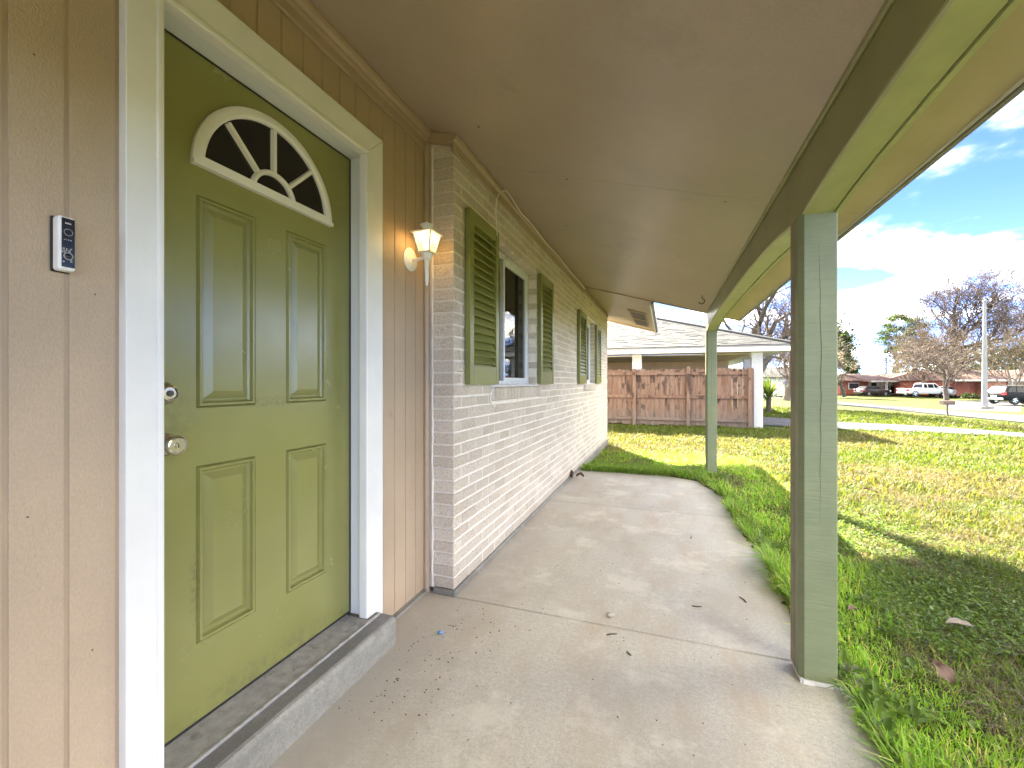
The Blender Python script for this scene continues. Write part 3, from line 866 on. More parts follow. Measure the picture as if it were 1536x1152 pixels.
# ---- porch ceiling, beam, posts, roof
YE, YH = 6.08, 9.75
pc = empty('porch_ceiling', (-0.3, 2, 2.3)); pc.parent = house; pc.matrix_parent_inverse = WM[house.name].inverted()
def sheet(name, x0, x1, y0, y1, mat, t=0.02, parent=pc, lift=0.0):
    return MB().prism([(x0, CZ(x0) + lift), (x1, CZ(x1) + lift), (x1, CZ(x1) + t + lift), (x0, CZ(x0) + t + lift)], 1, y0, y1).build(name, mat, parent)
for a, b in ((-2.4, 0.02), (0.0225, 2.459), (2.4615, 4.90), (4.902, YE - 0.02)):
    sheet('ceiling_panel', -1.34, 0.512, a, b, M['ceiling'])
sheet('soffit_panel', -1.34, -0.205, YE + 0.004, YH, M['ceiling'])
for a, b in ((-2.4, 2.46), (2.463, YE)):
    sheet('outer_soffit_panel', 0.618, 0.88, a, b, M['soffit'])
# rake trim at the end of the porch roof, seam strip over the house eave
sheet('rake_board', -1.15, 0.50, YE - 0.019, YE + 0.001, M['siding_trim'], 0.03, house, -0.012)
# beam with shallow arches between the posts
POSTY = [-2.05, 2.035, 6.118]
def zbot(y):
    t = min(abs(y - p) for p in POSTY)
    t = max(0.0, t - 0.05)
    return 1.845 + 0.078 * (1 - math.exp(-t / 0.5))
yy = np.unique(np.concatenate([np.arange(-2.4, 6.19, 0.06), [6.19]]))
xi0, xo0 = 0.510, 0.616
vs, fs = [], []
for y in yy:
    zb = zbot(y)
    for (x, z) in ((xi0, CZ(xi0) + 0.01), (xi0, zb + 0.006), (xi0 + 0.006, zb), (xo0 - 0.006, zb), (xo0, zb + 0.006), (xo0, CZ(xo0) + 0.01)):
        vs.append((x, y, z))
n = len(yy)
for i in range(n - 1):
    for j in range(6):
        fs.append((i * 6 + j, i * 6 + (j + 1) % 6, (i + 1) * 6 + (j + 1) % 6, (i + 1) * 6 + j))
fs += [tuple(range(6)), tuple((n - 1) * 6 + j for j in range(6))]
beam = MB().add(vs, fs).build('porch_beam', M['beam'], house, smooth=True)
vs, fs = [], []
for y in yy:
    zb = zbot(y) + 0.009
    vs += [(xi0 - 0.004, y, CZ(xi0) + 0.008), (xi0 - 0.004, y, zb), (xi0 + 0.002, y, zb - 0.002), (xi0 + 0.002, y, CZ(xi0) + 0.008)]
for i in range(n - 1):
    for j in range(4):
        fs.append((i * 4 + j, i * 4 + (j + 1) % 4, (i + 1) * 4 + (j + 1) % 4, (i + 1) * 4 + j))
fs += [(0, 1, 2, 3), tuple((n - 1) * 4 + j for j in (3, 2, 1, 0))]
MB().add(vs, fs).build('beam_inner_board', M['beam_inner'], house)
MB().tube([(0.500, -2.4, CZ(0.50) - 0.002), (0.500, 6.06, CZ(0.50) - 0.002)], 0.011, 8).build('beam_moulding', M['beam_inner'], house, smooth=True)
# worn outer nailer strip along the beam
vs, fs = [], []
for y in yy:
    zb = zbot(y) - 0.004
    vs += [(xo0 + 0.001, y, CZ(0.62)), (xo0 + 0.001, y, zb), (xo0 + 0.016, y, zb), (xo0 + 0.016, y, CZ(0.62))]
for i in range(n - 1):
    for j in range(4):
        fs.append((i * 4 + j, i * 4 + (j + 1) % 4, (i + 1) * 4 + (j + 1) % 4, (i + 1) * 4 + j))
fs += [(0, 1, 2, 3), tuple((n - 1) * 4 + j for j in (3, 2, 1, 0))]
MB().add(vs, fs).build('beam_face_board', M['beam'], house)

def post(y, zt, zb=0.0):
    x0, x1, y0, y1 = 0.499, 0.625, y - 0.066, y + 0.066
    c = 0.016
    p = empty('porch_post', (0.56, y, zb)); p.parent = house; p.matrix_parent_inverse = WM[house.name].inverted()
    poly = [(x0 + c, y0), (x1 - 0.004, y0), (x1, y0 + 0.004), (x1, y1 - c), (x1 - c, y1), (x0 + 0.004, y1), (x0, y1 - 0.004), (x0, y0 + c * 1.2)]
    MB().prism(poly, 2, zb + 0.022, zt).build('post_shaft', M['post'], p)
    MB().box(x0 - 0.0012, x0 + 0.002, y0 + 0.07, y1 - 0.006, zb + 0.024, zt - 0.01).build('worn_face', M['post_worn'], p)
    # thin drying crack down the front
    rr = random.Random(int(y * 10)); pts = []
    z = zt - 0.12; x = 0.562
    while z > 0.62:
        pts.append((x, y0 - 0.0002, z)); z -= 0.05; x += rr.uniform(-0.003, 0.0026)
    MB().tube(pts, [0.0003 + 0.0009 * math.sin(math.pi * i / (len(pts) - 1)) for i in range(len(pts))], 4).build('crack', M['twig'], p)
    MB().box(x0 + 0.004, x1 - 0.012, y0 + 0.004, y1 - 0.004, zb, zb + 0.0215).box(x0 + 0.012, x0 + 0.05, y0 - 0.002, y0 + 0.003, zb + 0.001, zb + 0.02).box(x0 + 0.055, x1 - 0.03, y0 - 0.001, y0 + 0.003, zb + 0.006, zb + 0.02).build('post_foot', M['white'], p)
    return p
post(POSTY[1], 1.852); post(POSTY[2], 1.852, -0.05); post(POSTY[0], 1.852)
# roof over porch and house; fascia and drip edge
def slope_slab(name, x0, x1, y0, y1, mat, z_lift, t):
    return MB().prism([(x0, CZ(x0) + z_lift), (x1, CZ(x1) + z_lift), (x1, CZ(x1) + z_lift + t), (x0, CZ(x0) + z_lift + t)], 1, y0, y1).build(name, mat, house)
slope_slab('roof', -5.5, 0.905, -2.4, YE, M['shingle'], 0.075, 0.03)
slope_slab('roof', -5.5, -0.19, YE + 0.001, YH + 0.02, M['shingle'], 0.075, 0.03)
zr = CZ(-5.5) + 0.075
MB().prism([(-5.5, zr), (-5.5, zr + 0.03), (-11.0, zr + 0.03 - 1.6), (-11.0, zr - 1.6)], 1, -2.4, YH + 0.02).build('roof', M['shingle'], house)
MB().box(0.882, 0.898, -2.4, YE, CZ(0.89) - 0.012, CZ(0.89) + 0.085).build('fascia', M['gutter'], house)
MB().box(0.8985, 0.912, -2.4, YE + 0.01, CZ(0.89) - 0.004, CZ(0.89) + 0.09).build('drip_edge', M['fascia'], house, bevel=0.003)
MB().tube([(0.879, -2.4, CZ(0.879) - 0.004), (0.879, YE, CZ(0.879) - 0.004)], 0.006, 6).build('drip_strip', M['fascia'], house)
MB().box(-0.205, -0.188, YE + 0.004, YH, CZ(-0.2) - 0.07, CZ(-0.2) + 0.075).build('fascia', M['house_white'], house)
MB().prism([(-0.1875, CZ(-0.19) - 0.05), (-0.150, CZ(-0.19) - 0.03), (-0.150, CZ(-0.19) + 0.06), (-0.1875, CZ(-0.19) + 0.06)], 1, YE + 0.03, YH).build('gutter', M['gutter'], house)
MB().prism([(-1.34, CZ(-1.34) - 0.03), (-0.19, CZ(-0.19) - 0.03), (-0.19, CZ(-0.19) + 0.074), (-1.34, CZ(-1.34) + 0.074)], 1, YH - 0.02, YH + 0.001).build('rake_board', M['siding_trim'], house)
# the porch roof's open end
MB().prism([(0.50, CZ(0.5) - 0.02), (0.898, CZ(0.898) - 0.012), (0.898, CZ(0.898) + 0.074), (0.50, CZ(0.5) + 0.074)], 1, YE + 0.0015, YE + 0.02).build('rake_board', M['soffit'], house)
MB().prism([(-0.188, CZ(-0.188) + 0.0), (0.4965, CZ(0.4965) + 0.0), (0.4965, CZ(0.4965) + 0.074), (-0.188, CZ(-0.188) + 0.074)], 1, YE + 0.0015, YE + 0.02).build('rake_board', M['siding_trim'], house)
# other walls of the house, out of the picture but closing it
MB().box(-11, -1.42, -2.5, -2.4, -0.1, 2.5).build('wall', M['siding_trim'], house)
MB().box(-1.42, -1.30, -2.5, -2.41, -0.1, 2.5).build('wall', M['siding_trim'], house)
MB().box(-11, -1.25, 8.75, 8.84, -0.1, 2.55).prism([(-11, 2.551), (-1.25, 2.551), (-5.5, 3.85)], 1, 8.75, 8.84).build('wall', M['mortar'], house)
MB().box(-11, -10.9, -2.4, 8.74, -0.1, 2.1).build('wall', M['mortar'], house)
MB().box(-1.52, -1.44, 0.5, 1.9, -0.1, 2.5).build('wall', M['interior'], house)
# nail heads in the ceiling and the boards
for x, y in ((0.30, 2.52), (-0.55, 2.50), (0.10, 3.7), (-0.30, 4.0), (0.22, 4.6), (-0.75, 3.4), (0.05, 1.2), (-0.5, 1.0), (-0.9, 2.0)):
    MB().box(x - 0.004, x + 0.004, y - 0.004, y + 0.004, CZ(x) - 0.002, CZ(x) + 0.002).build('nail_head', M['twig'], pc)
for y, z in ((0.52, 1.90), (0.625, 1.40), (0.51, 0.9), (0.62, 0.55), (1.78, 2.1), (1.88, 1.2), (1.98, 0.5), (0.60, 2.12)):
    MB().lathe((-1.2885, y, z), 0, [(0, 0.0022), (0.0010, 0.002), (0.0012, 0)], 8).build('nail_head', M['twig'], sw)
# vent in the eave soffit
vx0, vx1, vy0, vy1 = -0.60, -0.30, 7.36, 9.35
ve = MB()
def vbar(x0, x1, y0, y1, dz=-0.010):
    ve.prism([(x0, CZ(x0) + dz), (x1, CZ(x1) + dz), (x1, CZ(x1) - 0.0005), (x0, CZ(x0) - 0.0005)], 1, y0, y1)
vbar(vx0, vx1, vy0, vy0 + 0.09); vbar(vx0, vx1, vy1 - 0.09, vy1); vbar(vx0, vx0 + 0.03, vy0 + 0.09, vy1 - 0.09); vbar(vx1 - 0.03, vx1, vy0 + 0.09, vy1 - 0.09); vbar(vx0 + 0.03, vx1 - 0.03, 8.28, 8.40)
vent = ve.build('soffit_vent', M['siding_trim'], house)
vs_ = MB().prism([(vx0 + 0.03, CZ(vx0 + 0.03) - 0.002), (vx1 - 0.03, CZ(vx1 - 0.03) - 0.002), (vx1 - 0.03, CZ(vx1 - 0.03) - 0.0008), (vx0 + 0.03, CZ(vx0 + 0.03) - 0.0008)], 1, vy0 + 0.09, vy1 - 0.09)
vs_.build('vent_screen', M['dark_metal'], vent)

# ================================================================ THINGS ON THE HOUSE
# lantern
LY, LX = 1.935, -1.165
lan = thing('wall_lantern', 'small white lantern lit warm, mounted on siding beside the brick corner', 'lamp', (-1.288, 1.965, 1.85))
MB().lathe((-1.2875, 1.965, 1.846), 0, [(0, 0.062), (0.006, 0.062), (0.010, 0.052), (0.015, 0.047), (0.022, 0.026), (0.024, 0.0)], 26).build('backplate', M['lantern'], lan, smooth=True)
MB().tube([(-1.268, 1.962, 1.842), (-1.23, 1.952, 1.836), (-1.19, 1.94, 1.836), (LX, LY, 1.842)], 0.009, 8).build('arm', M['lantern'], lan, smooth=True)
MB().lathe((LX, LY, 0), 2, [(1.690, 0.002), (1.694, 0.006), (1.70, 0.0055), (1.712, 0.0085), (1.79, 0.0125), (1.822, 0.0145), (1.824, 0.022), (1.83, 0.024), (1.846, 0.026), (1.856, 0.030), (1.858, 0.0)], 18).build('stem', M['lantern'], lan, smooth=True)
def sq(h, z): return [(LX - h, LY - h, z), (LX + h, LY - h, z), (LX + h, LY + h, z), (LX - h, LY + h, z)]
MB().hexa(sq(0.036, 1.8575), sq(0.037, 1.8645)).build('lantern_base', M['lantern'], lan, bevel=0.0015)
hb, ht, zb_, zt_ = 0.034, 0.053, 1.8648, 1.9545
cg = MB()
for sx, sy in ((-1, -1), (1, -1), (1, 1), (-1, 1)):
    def cor(h, z, w): return [(LX + sx * (h - a), LY + sy * (h - b), z) for a, b in ((0, 0), (w, 0), (w, w), (0, w))]
    cg.hexa(cor(hb, zb_, 0.007), cor(ht, zt_, 0.007))
cg.build('cage', M['lantern'], lan)
for ax, s in ((1, -1), (0, 1), (1, 1), (0, -1)):
    def pt(h, z, u):
        q = [LX, LY, z]; q[ax] += s * (h - 0.0035); q[1 - ax] += u * (h - 0.008)
        return tuple(q)
    MB().add([pt(hb, zb_ + 0.001, -1), pt(hb, zb_ + 0.001, 1), pt(ht, zt_ - 0.001, 1), pt(ht, zt_ - 0.001, -1)], [(0, 1, 2, 3)]).build('pane', M['lamp_pane'], lan)
MB().hexa(sq(0.060, 1.9548), sq(0.064, 1.961)).hexa(sq(0.062, 1.9612), sq(0.030, 1.977)).build('lantern_cap', M['lantern'], lan, bevel=0.001)
MB().lathe((LX, LY, 0), 2, [(1.9772, 0.024), (1.982, 0.022), (1.995, 0.026), (2.001, 0.034), (2.006, 0.033), (2.012, 0.018), (2.014, 0.006), (2.022, 0.004), (2.026, 0.0)], 20).build('finial', M['lantern'], lan, smooth=True)
MB().lathe((LX, LY, 0), 2, [(1.866, 0.009), (1.885, 0.0095), (1.893, 0.014), (1.908, 0.021), (1.922, 0.023), (1.936, 0.019), (1.944, 0.009), (1.946, 0.0)], 18).build('bulb', M['bulb'], lan, smooth=True)
pl = bpy.data.lights.new('lantern_light', 'POINT'); pl.energy = 0.10; pl.color = (1, 0.64, 0.34); pl.shadow_soft_size = 0.02
plo = bpy.data.objects.new('lantern_light', pl); COL.objects.link(plo); plo.location = (LX, LY, 1.95)
plo.parent = lan; plo.matrix_parent_inverse = WM[lan.name].inverted()

# doorbell camera
db = thing('doorbell_camera', 'white video doorbell with black face on the tan siding', 'doorbell', (-1.288, 0.56, 1.44))
bx = MB().box(-1.2835, -1.2565, 0.546, 0.5765, 1.438, 1.560).build('doorbell_body', M['lantern'], db, bevel=0.007, seg=3)
MB().box(-1.2878, -1.2836, 0.5445, 0.5775, 1.437, 1.561).build('doorbell_mount', M['black_dull'], db, bevel=0.002)
MB().box(-1.2564, -1.2555, 0.5508, 0.5735, 1.446, 1.555).build('faceplate', M['black'], db, bevel=0.0004)
def ringx(y, z, r0, r1, x, mat, name):
    m = MB(); n = 24; vs = []
    for i in range(n):
        a = 2 * math.pi * i / n
        for r, xx in ((r0, x), (r0, x + 0.0008), (r1, x + 0.0008), (r1, x)):
            vs.append((xx, y + r * math.cos(a), z + r * math.sin(a)))
    fs = [(i * 4 + j, i * 4 + (j + 1) % 4, ((i + 1) % n) * 4 + (j + 1) % 4, ((i + 1) % n) * 4 + j) for i in range(n) for j in range(4)]
    return m.add(vs, fs).build(name, mat, db)
ringx(0.562, 1.524, 0.0068, 0.0078, -1.2555, M['alu'], 'button_ring')
ringx(0.562, 1.471, 0.0064, 0.0086, -1.2555, M['alu'], 'lens_ring')
MB().lathe((-1.2555, 0.562, 1.471), 0, [(0, 0.0062), (0.001, 0.005), (0.0014, 0.0)], 18).build('lens', M['black'], db, smooth=True)
gl = MB(); rr = random.Random(6)
for i in range(14):
    y = rr.uniform(0.5525, 0.5705); z = rr.uniform(1.448, 1.496)
    if math.hypot(y - 0.562, z - 1.471) < 0.0098: continue
    w = rr.uniform(0.0006, 0.0022); hh = rr.uniform(0.0008, 0.004)
    gl.box(-1.2555, -1.2553, y - w, y + w, z - hh, z + hh)
gl.build('faceplate_glint', M['alu'], db)
for y, z in ((0.5555, 1.507), (0.5585, 1.507), (0.5625, 1.507), (0.5665, 1.507)): MB().box(-1.2555, -1.2553, y - 0.001, y + 0.001, z - 0.0012, z + 0.0012).build('indicator', M['alu'], db)
lw = MB()
for i in range(6): lw.box(-1.2555, -1.2552, 0.5568 + i * 0.0018, 0.5579 + i * 0.0018, 1.5425, 1.5445 + 0.0012 * (i % 2 == 0))
lw.build('white_lettering', M['lantern'], db)
# white cable over the brick to the window
pts = [(-1.070, 2.682, 2.18), (-1.072, 2.664, 2.33), (-1.074, 2.70, 2.45), (-1.066, 2.80, 2.535), (-1.055, 2.90, 2.535), (-1.060, 3.15, 2.512), (-1.058, 3.43, 2.518), (-1.062, 3.9, 2.505), (-1.058, 4.4, 2.512), (-1.060, 5.0, 2.498), (-1.058, 5.5, 2.505), (-1.064, 5.98, 2.50)]
def smooth_path(p, n=6):
    p = [Vector(q) for q in p]; out = []
    for i in range(len(p) - 1):
        a, b, c, d = p[max(i - 1, 0)], p[i], p[i + 1], p[min(i + 2, len(p) - 1)]
        for k in range(n):
            t = k / n
            out.append(0.5 * ((2 * b) + (c - a) * t + (2 * a - 5 * b + 4 * c - d) * t * t + (3 * b - a - 3 * c + d) * t ** 3))
    return out + [p[-1]]
cb = MB().tube(smooth_path(pts), 0.0042, 6)
cb.tube(smooth_path([(-1.082, 2.69, 1.172), (-1.098, 2.645, 1.12), (-1.100, 2.64, 1.06), (-1.100, 2.70, 1.02), (-1.100, 2.72, 1.03)]), 0.0042, 6)
tag(cb.at('white_cable', M['cable'], (-1.06, 3.4, 2.51), smooth=True), 'thin white cable hanging along the top of the brick wall', 'cable')
# hook in the ceiling
hk = MB().tube(smooth_path([(0.375, 5.05, CZ(0.375)), (0.375, 5.05, CZ(0.375) - 0.03), (0.40, 5.05, CZ(0.375) - 0.05), (0.39, 5.05, CZ(0.375) - 0.085), (0.36, 5.05, CZ(0.375) - 0.09), (0.34, 5.05, CZ(0.375) - 0.07)]), 0.005, 6)
tag(hk.at('ceiling_hook', M['dark_metal'], (0.375, 5.05, CZ(0.375))), 'small dark metal hook screwed into the porch ceiling by the beam', 'hook')

# ---- litter on the porch floor
def blob(name, mat, loc, r, label, cat, sq_=(1, 1, 0.7), seed=1, bump=0.25):
    bm = bmesh.new(); bmesh.ops.create_icosphere(bm, subdivisions=2, radius=r)
    rr = random.Random(seed)
    for v in bm.verts:
        v.co *= 1 + rr.uniform(-bump, bump)
        v.co = Vector((v.co.x * sq_[0], v.co.y * sq_[1], (v.co.z + r * 0.8) * sq_[2]))
    me = bpy.data.meshes.new(name); bm.to_mesh(me); bm.free(); me.materials.append(mat)
    for p in me.polygons: p.use_smooth = True
    return tag(link(name, me, None, loc), label, cat)
blob('foil_ball', M['ball'], (-1.0, 1.785, 0), 0.012, 'tiny crumpled blue foil ball on the concrete by the curb', 'litter', seed=4)
blob('pebble', M['pebble'], (-0.262, 2.21, 0), 0.016, 'pale tan pebble near the first joint of the porch floor', 'pebble', (1.3, 1, 0.7), 7)
def leaf_mesh(name, mat, w, l, curl, seed):
    rr = random.Random(seed); m = MB(); vs = []; n = 7
    for i in range(n):
        t = i / (n - 1); ww = w * math.sin(math.pi * min(0.97, max(0.04, t)) ** 0.9) * (1 + rr.uniform(-0.25, 0.25))
        zc = 0.004 + curl * (math.sin(t * 3.1) + rr.uniform(-0.2, 0.4))
        vs += [(-ww, t * l, zc + curl * 0.9), (0, t * l, zc), (ww * rr.uniform(0.7, 1), t * l, zc + curl * rr.uniform(0.5, 1.6))]
    vs = [(x, y, max(0.002, z)) for x, y, z in vs]
    fs = [(i * 3 + j, i * 3 + j + 1, i * 3 + 4 + j, i * 3 + 3 + j) for i in range(n - 1) for j in (0, 1)]
    m.add(vs, fs)
    return m.mesh(name, mat, smooth=True)
def leaf(loc, rot, w, l, mat, label, seed, tilt=0.0, curl=0.012):
    o = link('dry_leaf', leaf_mesh('dry_leaf', mat, w, l, curl, seed), None, loc)
    o.rotation_euler = (tilt, 0, rot)
    tag(o, label, 'leaf', 'dead leaves lying about')
leaf((-1.07, 5.16, 0.0), 0.7, 0.05, 0.15, M['dead_leaf'], 'crumpled brown leaf on the concrete against the foot of the brick wall', 3, 0.1, 0.035)
leaf((-1.04, 5.26, 0.0), -1.9, 0.04, 0.11, M['dead_leaf'], 'smaller curled brown leaf lying behind the crumpled one at the wall', 8, 0.1, 0.03)
leaf((1.40, 2.69, 0.0), 1.9, 0.035, 0.13, M['dead_leaf_pale'], 'pale tan dry leaf lying on grass near the right edge', 4, 0.12)
leaf((1.05, 2.16, 0.0), 0.6, 0.04, 0.085, M['dead_leaf'], 'reddish brown leaf half standing in the grass by the near post', 5, 0.7)
leaf((0.93, 2.68, 0.0), 2.4, 0.02, 0.08, M['dead_leaf'], 'narrow dark curled leaf in the shaded grass behind the near post', 6, 0.2)
leaf((2.13, 5.6, 0.0), 1.2, 0.03, 0.12, M['dead_leaf'], 'rusty brown leaf alone on the sunlit lawn', 9, 0.2)
rr = random.Random(12)
TW = [((0.187, 3.541), 0.075, 1.4, 'short dark twig beside the grass edge on the middle floor panel'), ((-0.238, 2.05), 0.05, 0.6, 'small bent twig just in front of the pebble'),
      ((0.156, 2.458), 0.05, 0.2, 'thin twig lying lengthwise right of the pebble'), ((0.40, 2.62), 0.06, 1.9, 'straw coloured twig near the edge grass by the near post'),
      ((-0.15, 1.93), 0.03, 2.2, 'curved bit of bark on the near floor panel')]
for (x, y), l, a, lab in TW:
    d = Vector((math.cos(a), math.sin(a), 0)); o = Vector((x, y, 0.003)); s = Vector((-d.y, d.x, 0))
    p = [o - d * l / 2, o - d * l * 0.1 + s * l * rr.uniform(-0.1, 0.1), o + d * l / 2 + s * l * rr.uniform(-0.15, 0.15)]
    tag(MB().tube(p, [0.003, 0.0034, 0.002], 5).at('twig', M['twig'], (x, y, 0.0)), lab, 'twig', 'twigs on the porch floor')
# crumbs of dirt that nobody could count
cv, cf = MB(), None
for i in range(260):
    if rr.random() < 0.55:
        x, y = rr.gauss(-0.95, 0.12), rr.uniform(1.2, 2.1)
    else:
        x, y = rr.uniform(-1.0, 0.5), rr.uniform(0.8, 5.5)
    s = rr.uniform(0.0015, 0.0045)
    if x < -1.10 and y > 2.1: continue
    if x < -1.14: continue
    a = rr.uniform(0, 6)
    pts = [(x + s * math.cos(a + k * 2.1) * rr.uniform(0.7, 1.5), y + s * math.sin(a + k * 2.1) * rr.uniform(0.7, 1.5), 0.0008) for k in range(3)]
    cv.add(pts + [(x, y, s * 0.9)], [(0, 1, 2), (0, 1, 3), (1, 2, 3), (2, 0, 3)])
tag(cv.build('dirt_crumbs', M['twig']), kind='stuff')

# ================================================================ GRASS
rng = np.random.default_rng(11)
EY = np.array([0, 1.2, 1.6, 2.0, 2.5, 2.84, 3.36, 3.9, 4.4, 4.76, 5.2, 5.56, 5.75])
EX = np.array([0.63, 0.64, 0.65, 0.68, 0.64, 0.62, 0.64, 0.57, 0.57, 0.58, 0.50, 0.40, 0.05])
def vnoise(x, y, s, seed):
    """cheap smooth value noise"""
    r = np.random.default_rng(seed); T = r.random((64, 64))
    u, v = np.asarray(x) * s, np.asarray(y) * s
    i, j = np.floor(u).astype(int), np.floor(v).astype(int)
    f, g = u - i, v - j; f = f * f * (3 - 2 * f); g = g * g * (3 - 2 * g)
    a = T[i % 64, j % 64] * (1 - f) + T[(i + 1) % 64, j % 64] * f
    b = T[i % 64, (j + 1) % 64] * (1 - f) + T[(i + 1) % 64, (j + 1) % 64] * f
    return a * (1 - g) + b * g
def on_lawn(x, y):
    edge = np.interp(y, EY, EX) + (vnoise(x, y, 5, 2) - 0.5) * 0.12 + (vnoise(x, y, 17, 3) - 0.5) * 0.07
    ok = np.where(y < 5.72, x > edge, np.where(y < 8.9, x > -1.07, x > -14))
    ok &= ~((x > 0.49) & (x < 0.625) & (np.abs(y - 2.035) < 0.075))
    ok &= ~((x > 0.49) & (x < 0.625) & (np.abs(y - 6.118) < 0.075))
    dn = np.interp(x, [2.9, 4.6, 8.3, 15.6], [14.9, 14.4, 14.1, 13.2]); df = np.interp(x, [2.9, 5.4, 9.3, 15.3], [18.9, 16.9, 15.85, 15.6])
    ok &= ~((y > dn - 0.05) & (y < df + 0.05))
    ok &= ~((y > 13.75) & (x < 3.3) & (y < 40))
    ok &= ~(x > 15.0 + (26 - y) * 0.045)
    return ok
def sample(n, r0, r1, p, a0, a1):
    """polar samples around the porch with density falling off as r**-p"""
    e = 2 - p
    r = (r0 ** e + rng.random(n) * (r1 ** e - r0 ** e)) ** (1 / e)
    a = a0 + rng.random(n) * (a1 - a0)
    return r * np.sin(a), r * np.cos(a), r
def tuft_colors(x, y, n):
    a = vnoise(x, y, 0.55, 21) * 0.55 + vnoise(x, y, 1.7, 22) * 0.30 + vnoise(x, y, 6, 23) * 0.25
    shade = sstep(1.5, 1.0, x) * sstep(8.5, 7.0, y)           # strip in the porch shade: greener, its colour lightened to offset the shade
    dry = np.clip((a - 0.53 - 0.16 * shade) * 3.0 + rng.normal(0, 0.22, n), 0, 1)
    band = np.exp(-((y - 10.6) / 0.9) ** 2) * (x < 4) * 0.6    # thin dry patch in front of the fence
    dry = np.clip(dry + band, 0, 1)
    dry = np.where(rng.random(n) < 0.12, 1.0, dry)
    green = np.array([0.085, 0.15, 0.022]); lime = np.array([0.115, 0.165, 0.016]); straw = np.array([0.21, 0.18, 0.08])
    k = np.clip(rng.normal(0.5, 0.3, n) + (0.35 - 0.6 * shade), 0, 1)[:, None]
    c = green * (1 - k) + lime * k
    c = c * (1 - dry[:, None]) + straw * dry[:, None]
    c = c * (0.80 + 2.5 * shade[:, None])  # tint raised in the shaded strip, lowered on the sunlit grass
    c *= rng.uniform(0.75, 1.25, (n, 1))
    return np.concatenate([c, np.ones((n, 1))], 1)
def blades(x, y, h, w, lean, az=None):
    n = len(x)
    az = rng.uniform(0, 2 * np.pi, n) if az is None else az
    d = np.stack([np.cos(az), np.sin(az)], -1); s = np.stack([-d[:, 1], d[:, 0]], -1)
    z = gz(x, y); z = np.where((x < 0.70) & (y < 5.8), 0.0, z) - 0.004
    V = np.zeros((n, 5, 3), np.float32)
    for k, (t, ww) in enumerate(((0, 0.5), (0, -0.5), (0.55, 0.42), (0.55, -0.42), (1, 0))):
        off = d * (lean * (t ** 1.7) * h)[:, None] + s * (w * ww)[:, None]
        V[:, k, 0] = x + off[:, 0]; V[:, k, 1] = y + off[:, 1]
        V[:, k, 2] = z + h * t * np.sqrt(np.clip(1 - (lean * t) ** 2 * 0.55, 0.08, 1))
    b = np.arange(n)[:, None] * 5
    F = np.concatenate([b + np.array([[0, 1, 2]]), b + np.array([[1, 3, 2]]), b + np.array([[2, 3, 4]])], 1).reshape(-1, 3)
    return V.reshape(-1, 3), F, n
parts = []
def add_blades(x, y, h, w, lean, az=None, col=None):
    V, F, n = blades(x, y, h, w, lean, az)
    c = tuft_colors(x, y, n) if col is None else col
    parts.append((V, F, np.repeat(c, 5, 0)))
N = 400000
x, y, r = sample(N, 1.1, 26, 1.35, R(-14), R(62))
ok = on_lawn(x, y); x, y, r = x[ok], y[ok], r[ok]; n = len(x)
h = rng.uniform(0.02, 0.065, n) * (1 + 0.04 * r) * (0.45 + 1.1 * vnoise(x, y, 3, 31) * (0.5 + vnoise(x, y, 11, 32)))
w = rng.uniform(0.003, 0.0055, n) * np.maximum(1, r / 2.6)
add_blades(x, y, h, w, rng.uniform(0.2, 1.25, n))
# thatch: dead straw lying flat between the living blades, in patches
x, y, r = sample(90000, 1.1, 9, 1.1, R(-14), R(62)); ok = on_lawn(x, y) & (vnoise(x, y, 1.6, 61) + 0.5 * vnoise(x, y, 7, 62) > 0.78); x, y, r = x[ok], y[ok], r[ok]; n = len(x)
k = rng.random((n, 1)); col = np.array([0.24, 0.19, 0.11]) * (1 - k) + np.array([0.13, 0.085, 0.045]) * k
add_blades(x, y, rng.uniform(0.04, 0.11, n), rng.uniform(0.002, 0.0045, n) * np.maximum(1, r / 3), rng.uniform(1.25, 1.36, n), None, np.concatenate([col, np.ones((n, 1))], 1))
# a thin scatter round about, so a step to the side shows no bald lawn
x, y, r = sample(40000, 2.5, 18, 1.2, R(62), R(150)); ok = on_lawn(x, y) & (x > 0.66); x, y, r = x[ok], y[ok], r[ok]; n = len(x)
add_blades(x, y, rng.uniform(0.03, 0.07, n), rng.uniform(0.006, 0.012, n) * np.maximum(1, r / 4), rng.uniform(0.3, 1.2, n))
# long uncut blades leaning over the slab's edge
n = 3000
y = np.concatenate([rng.uniform(0.9, 2.0, 600), rng.uniform(2.2, 5.75, n - 600)])
x = np.interp(y, EY, EX) + np.abs(rng.normal(0, 0.085, n)) - 0.01
keep = ~((x > 0.49) & (x < 0.63) & (np.abs(y - 2.035) < 0.08)); x, y = x[keep], y[keep]; n = len(x)
clump = vnoise(x, y, 4, 44)
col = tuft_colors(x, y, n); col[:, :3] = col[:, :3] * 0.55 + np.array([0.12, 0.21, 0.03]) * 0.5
add_blades(x, y, rng.uniform(0.06, 0.19, n) * (0.25 + 1.5 * clump ** 2), rng.uniform(0.005, 0.010, n), rng.uniform(0.3, 1.3, n), rng.normal(np.pi * 0.98, 1.0, n), col * np.concatenate([np.repeat(rng.uniform(0.55, 1.25, (n, 1)), 3, 1), np.ones((n, 1))], 1))
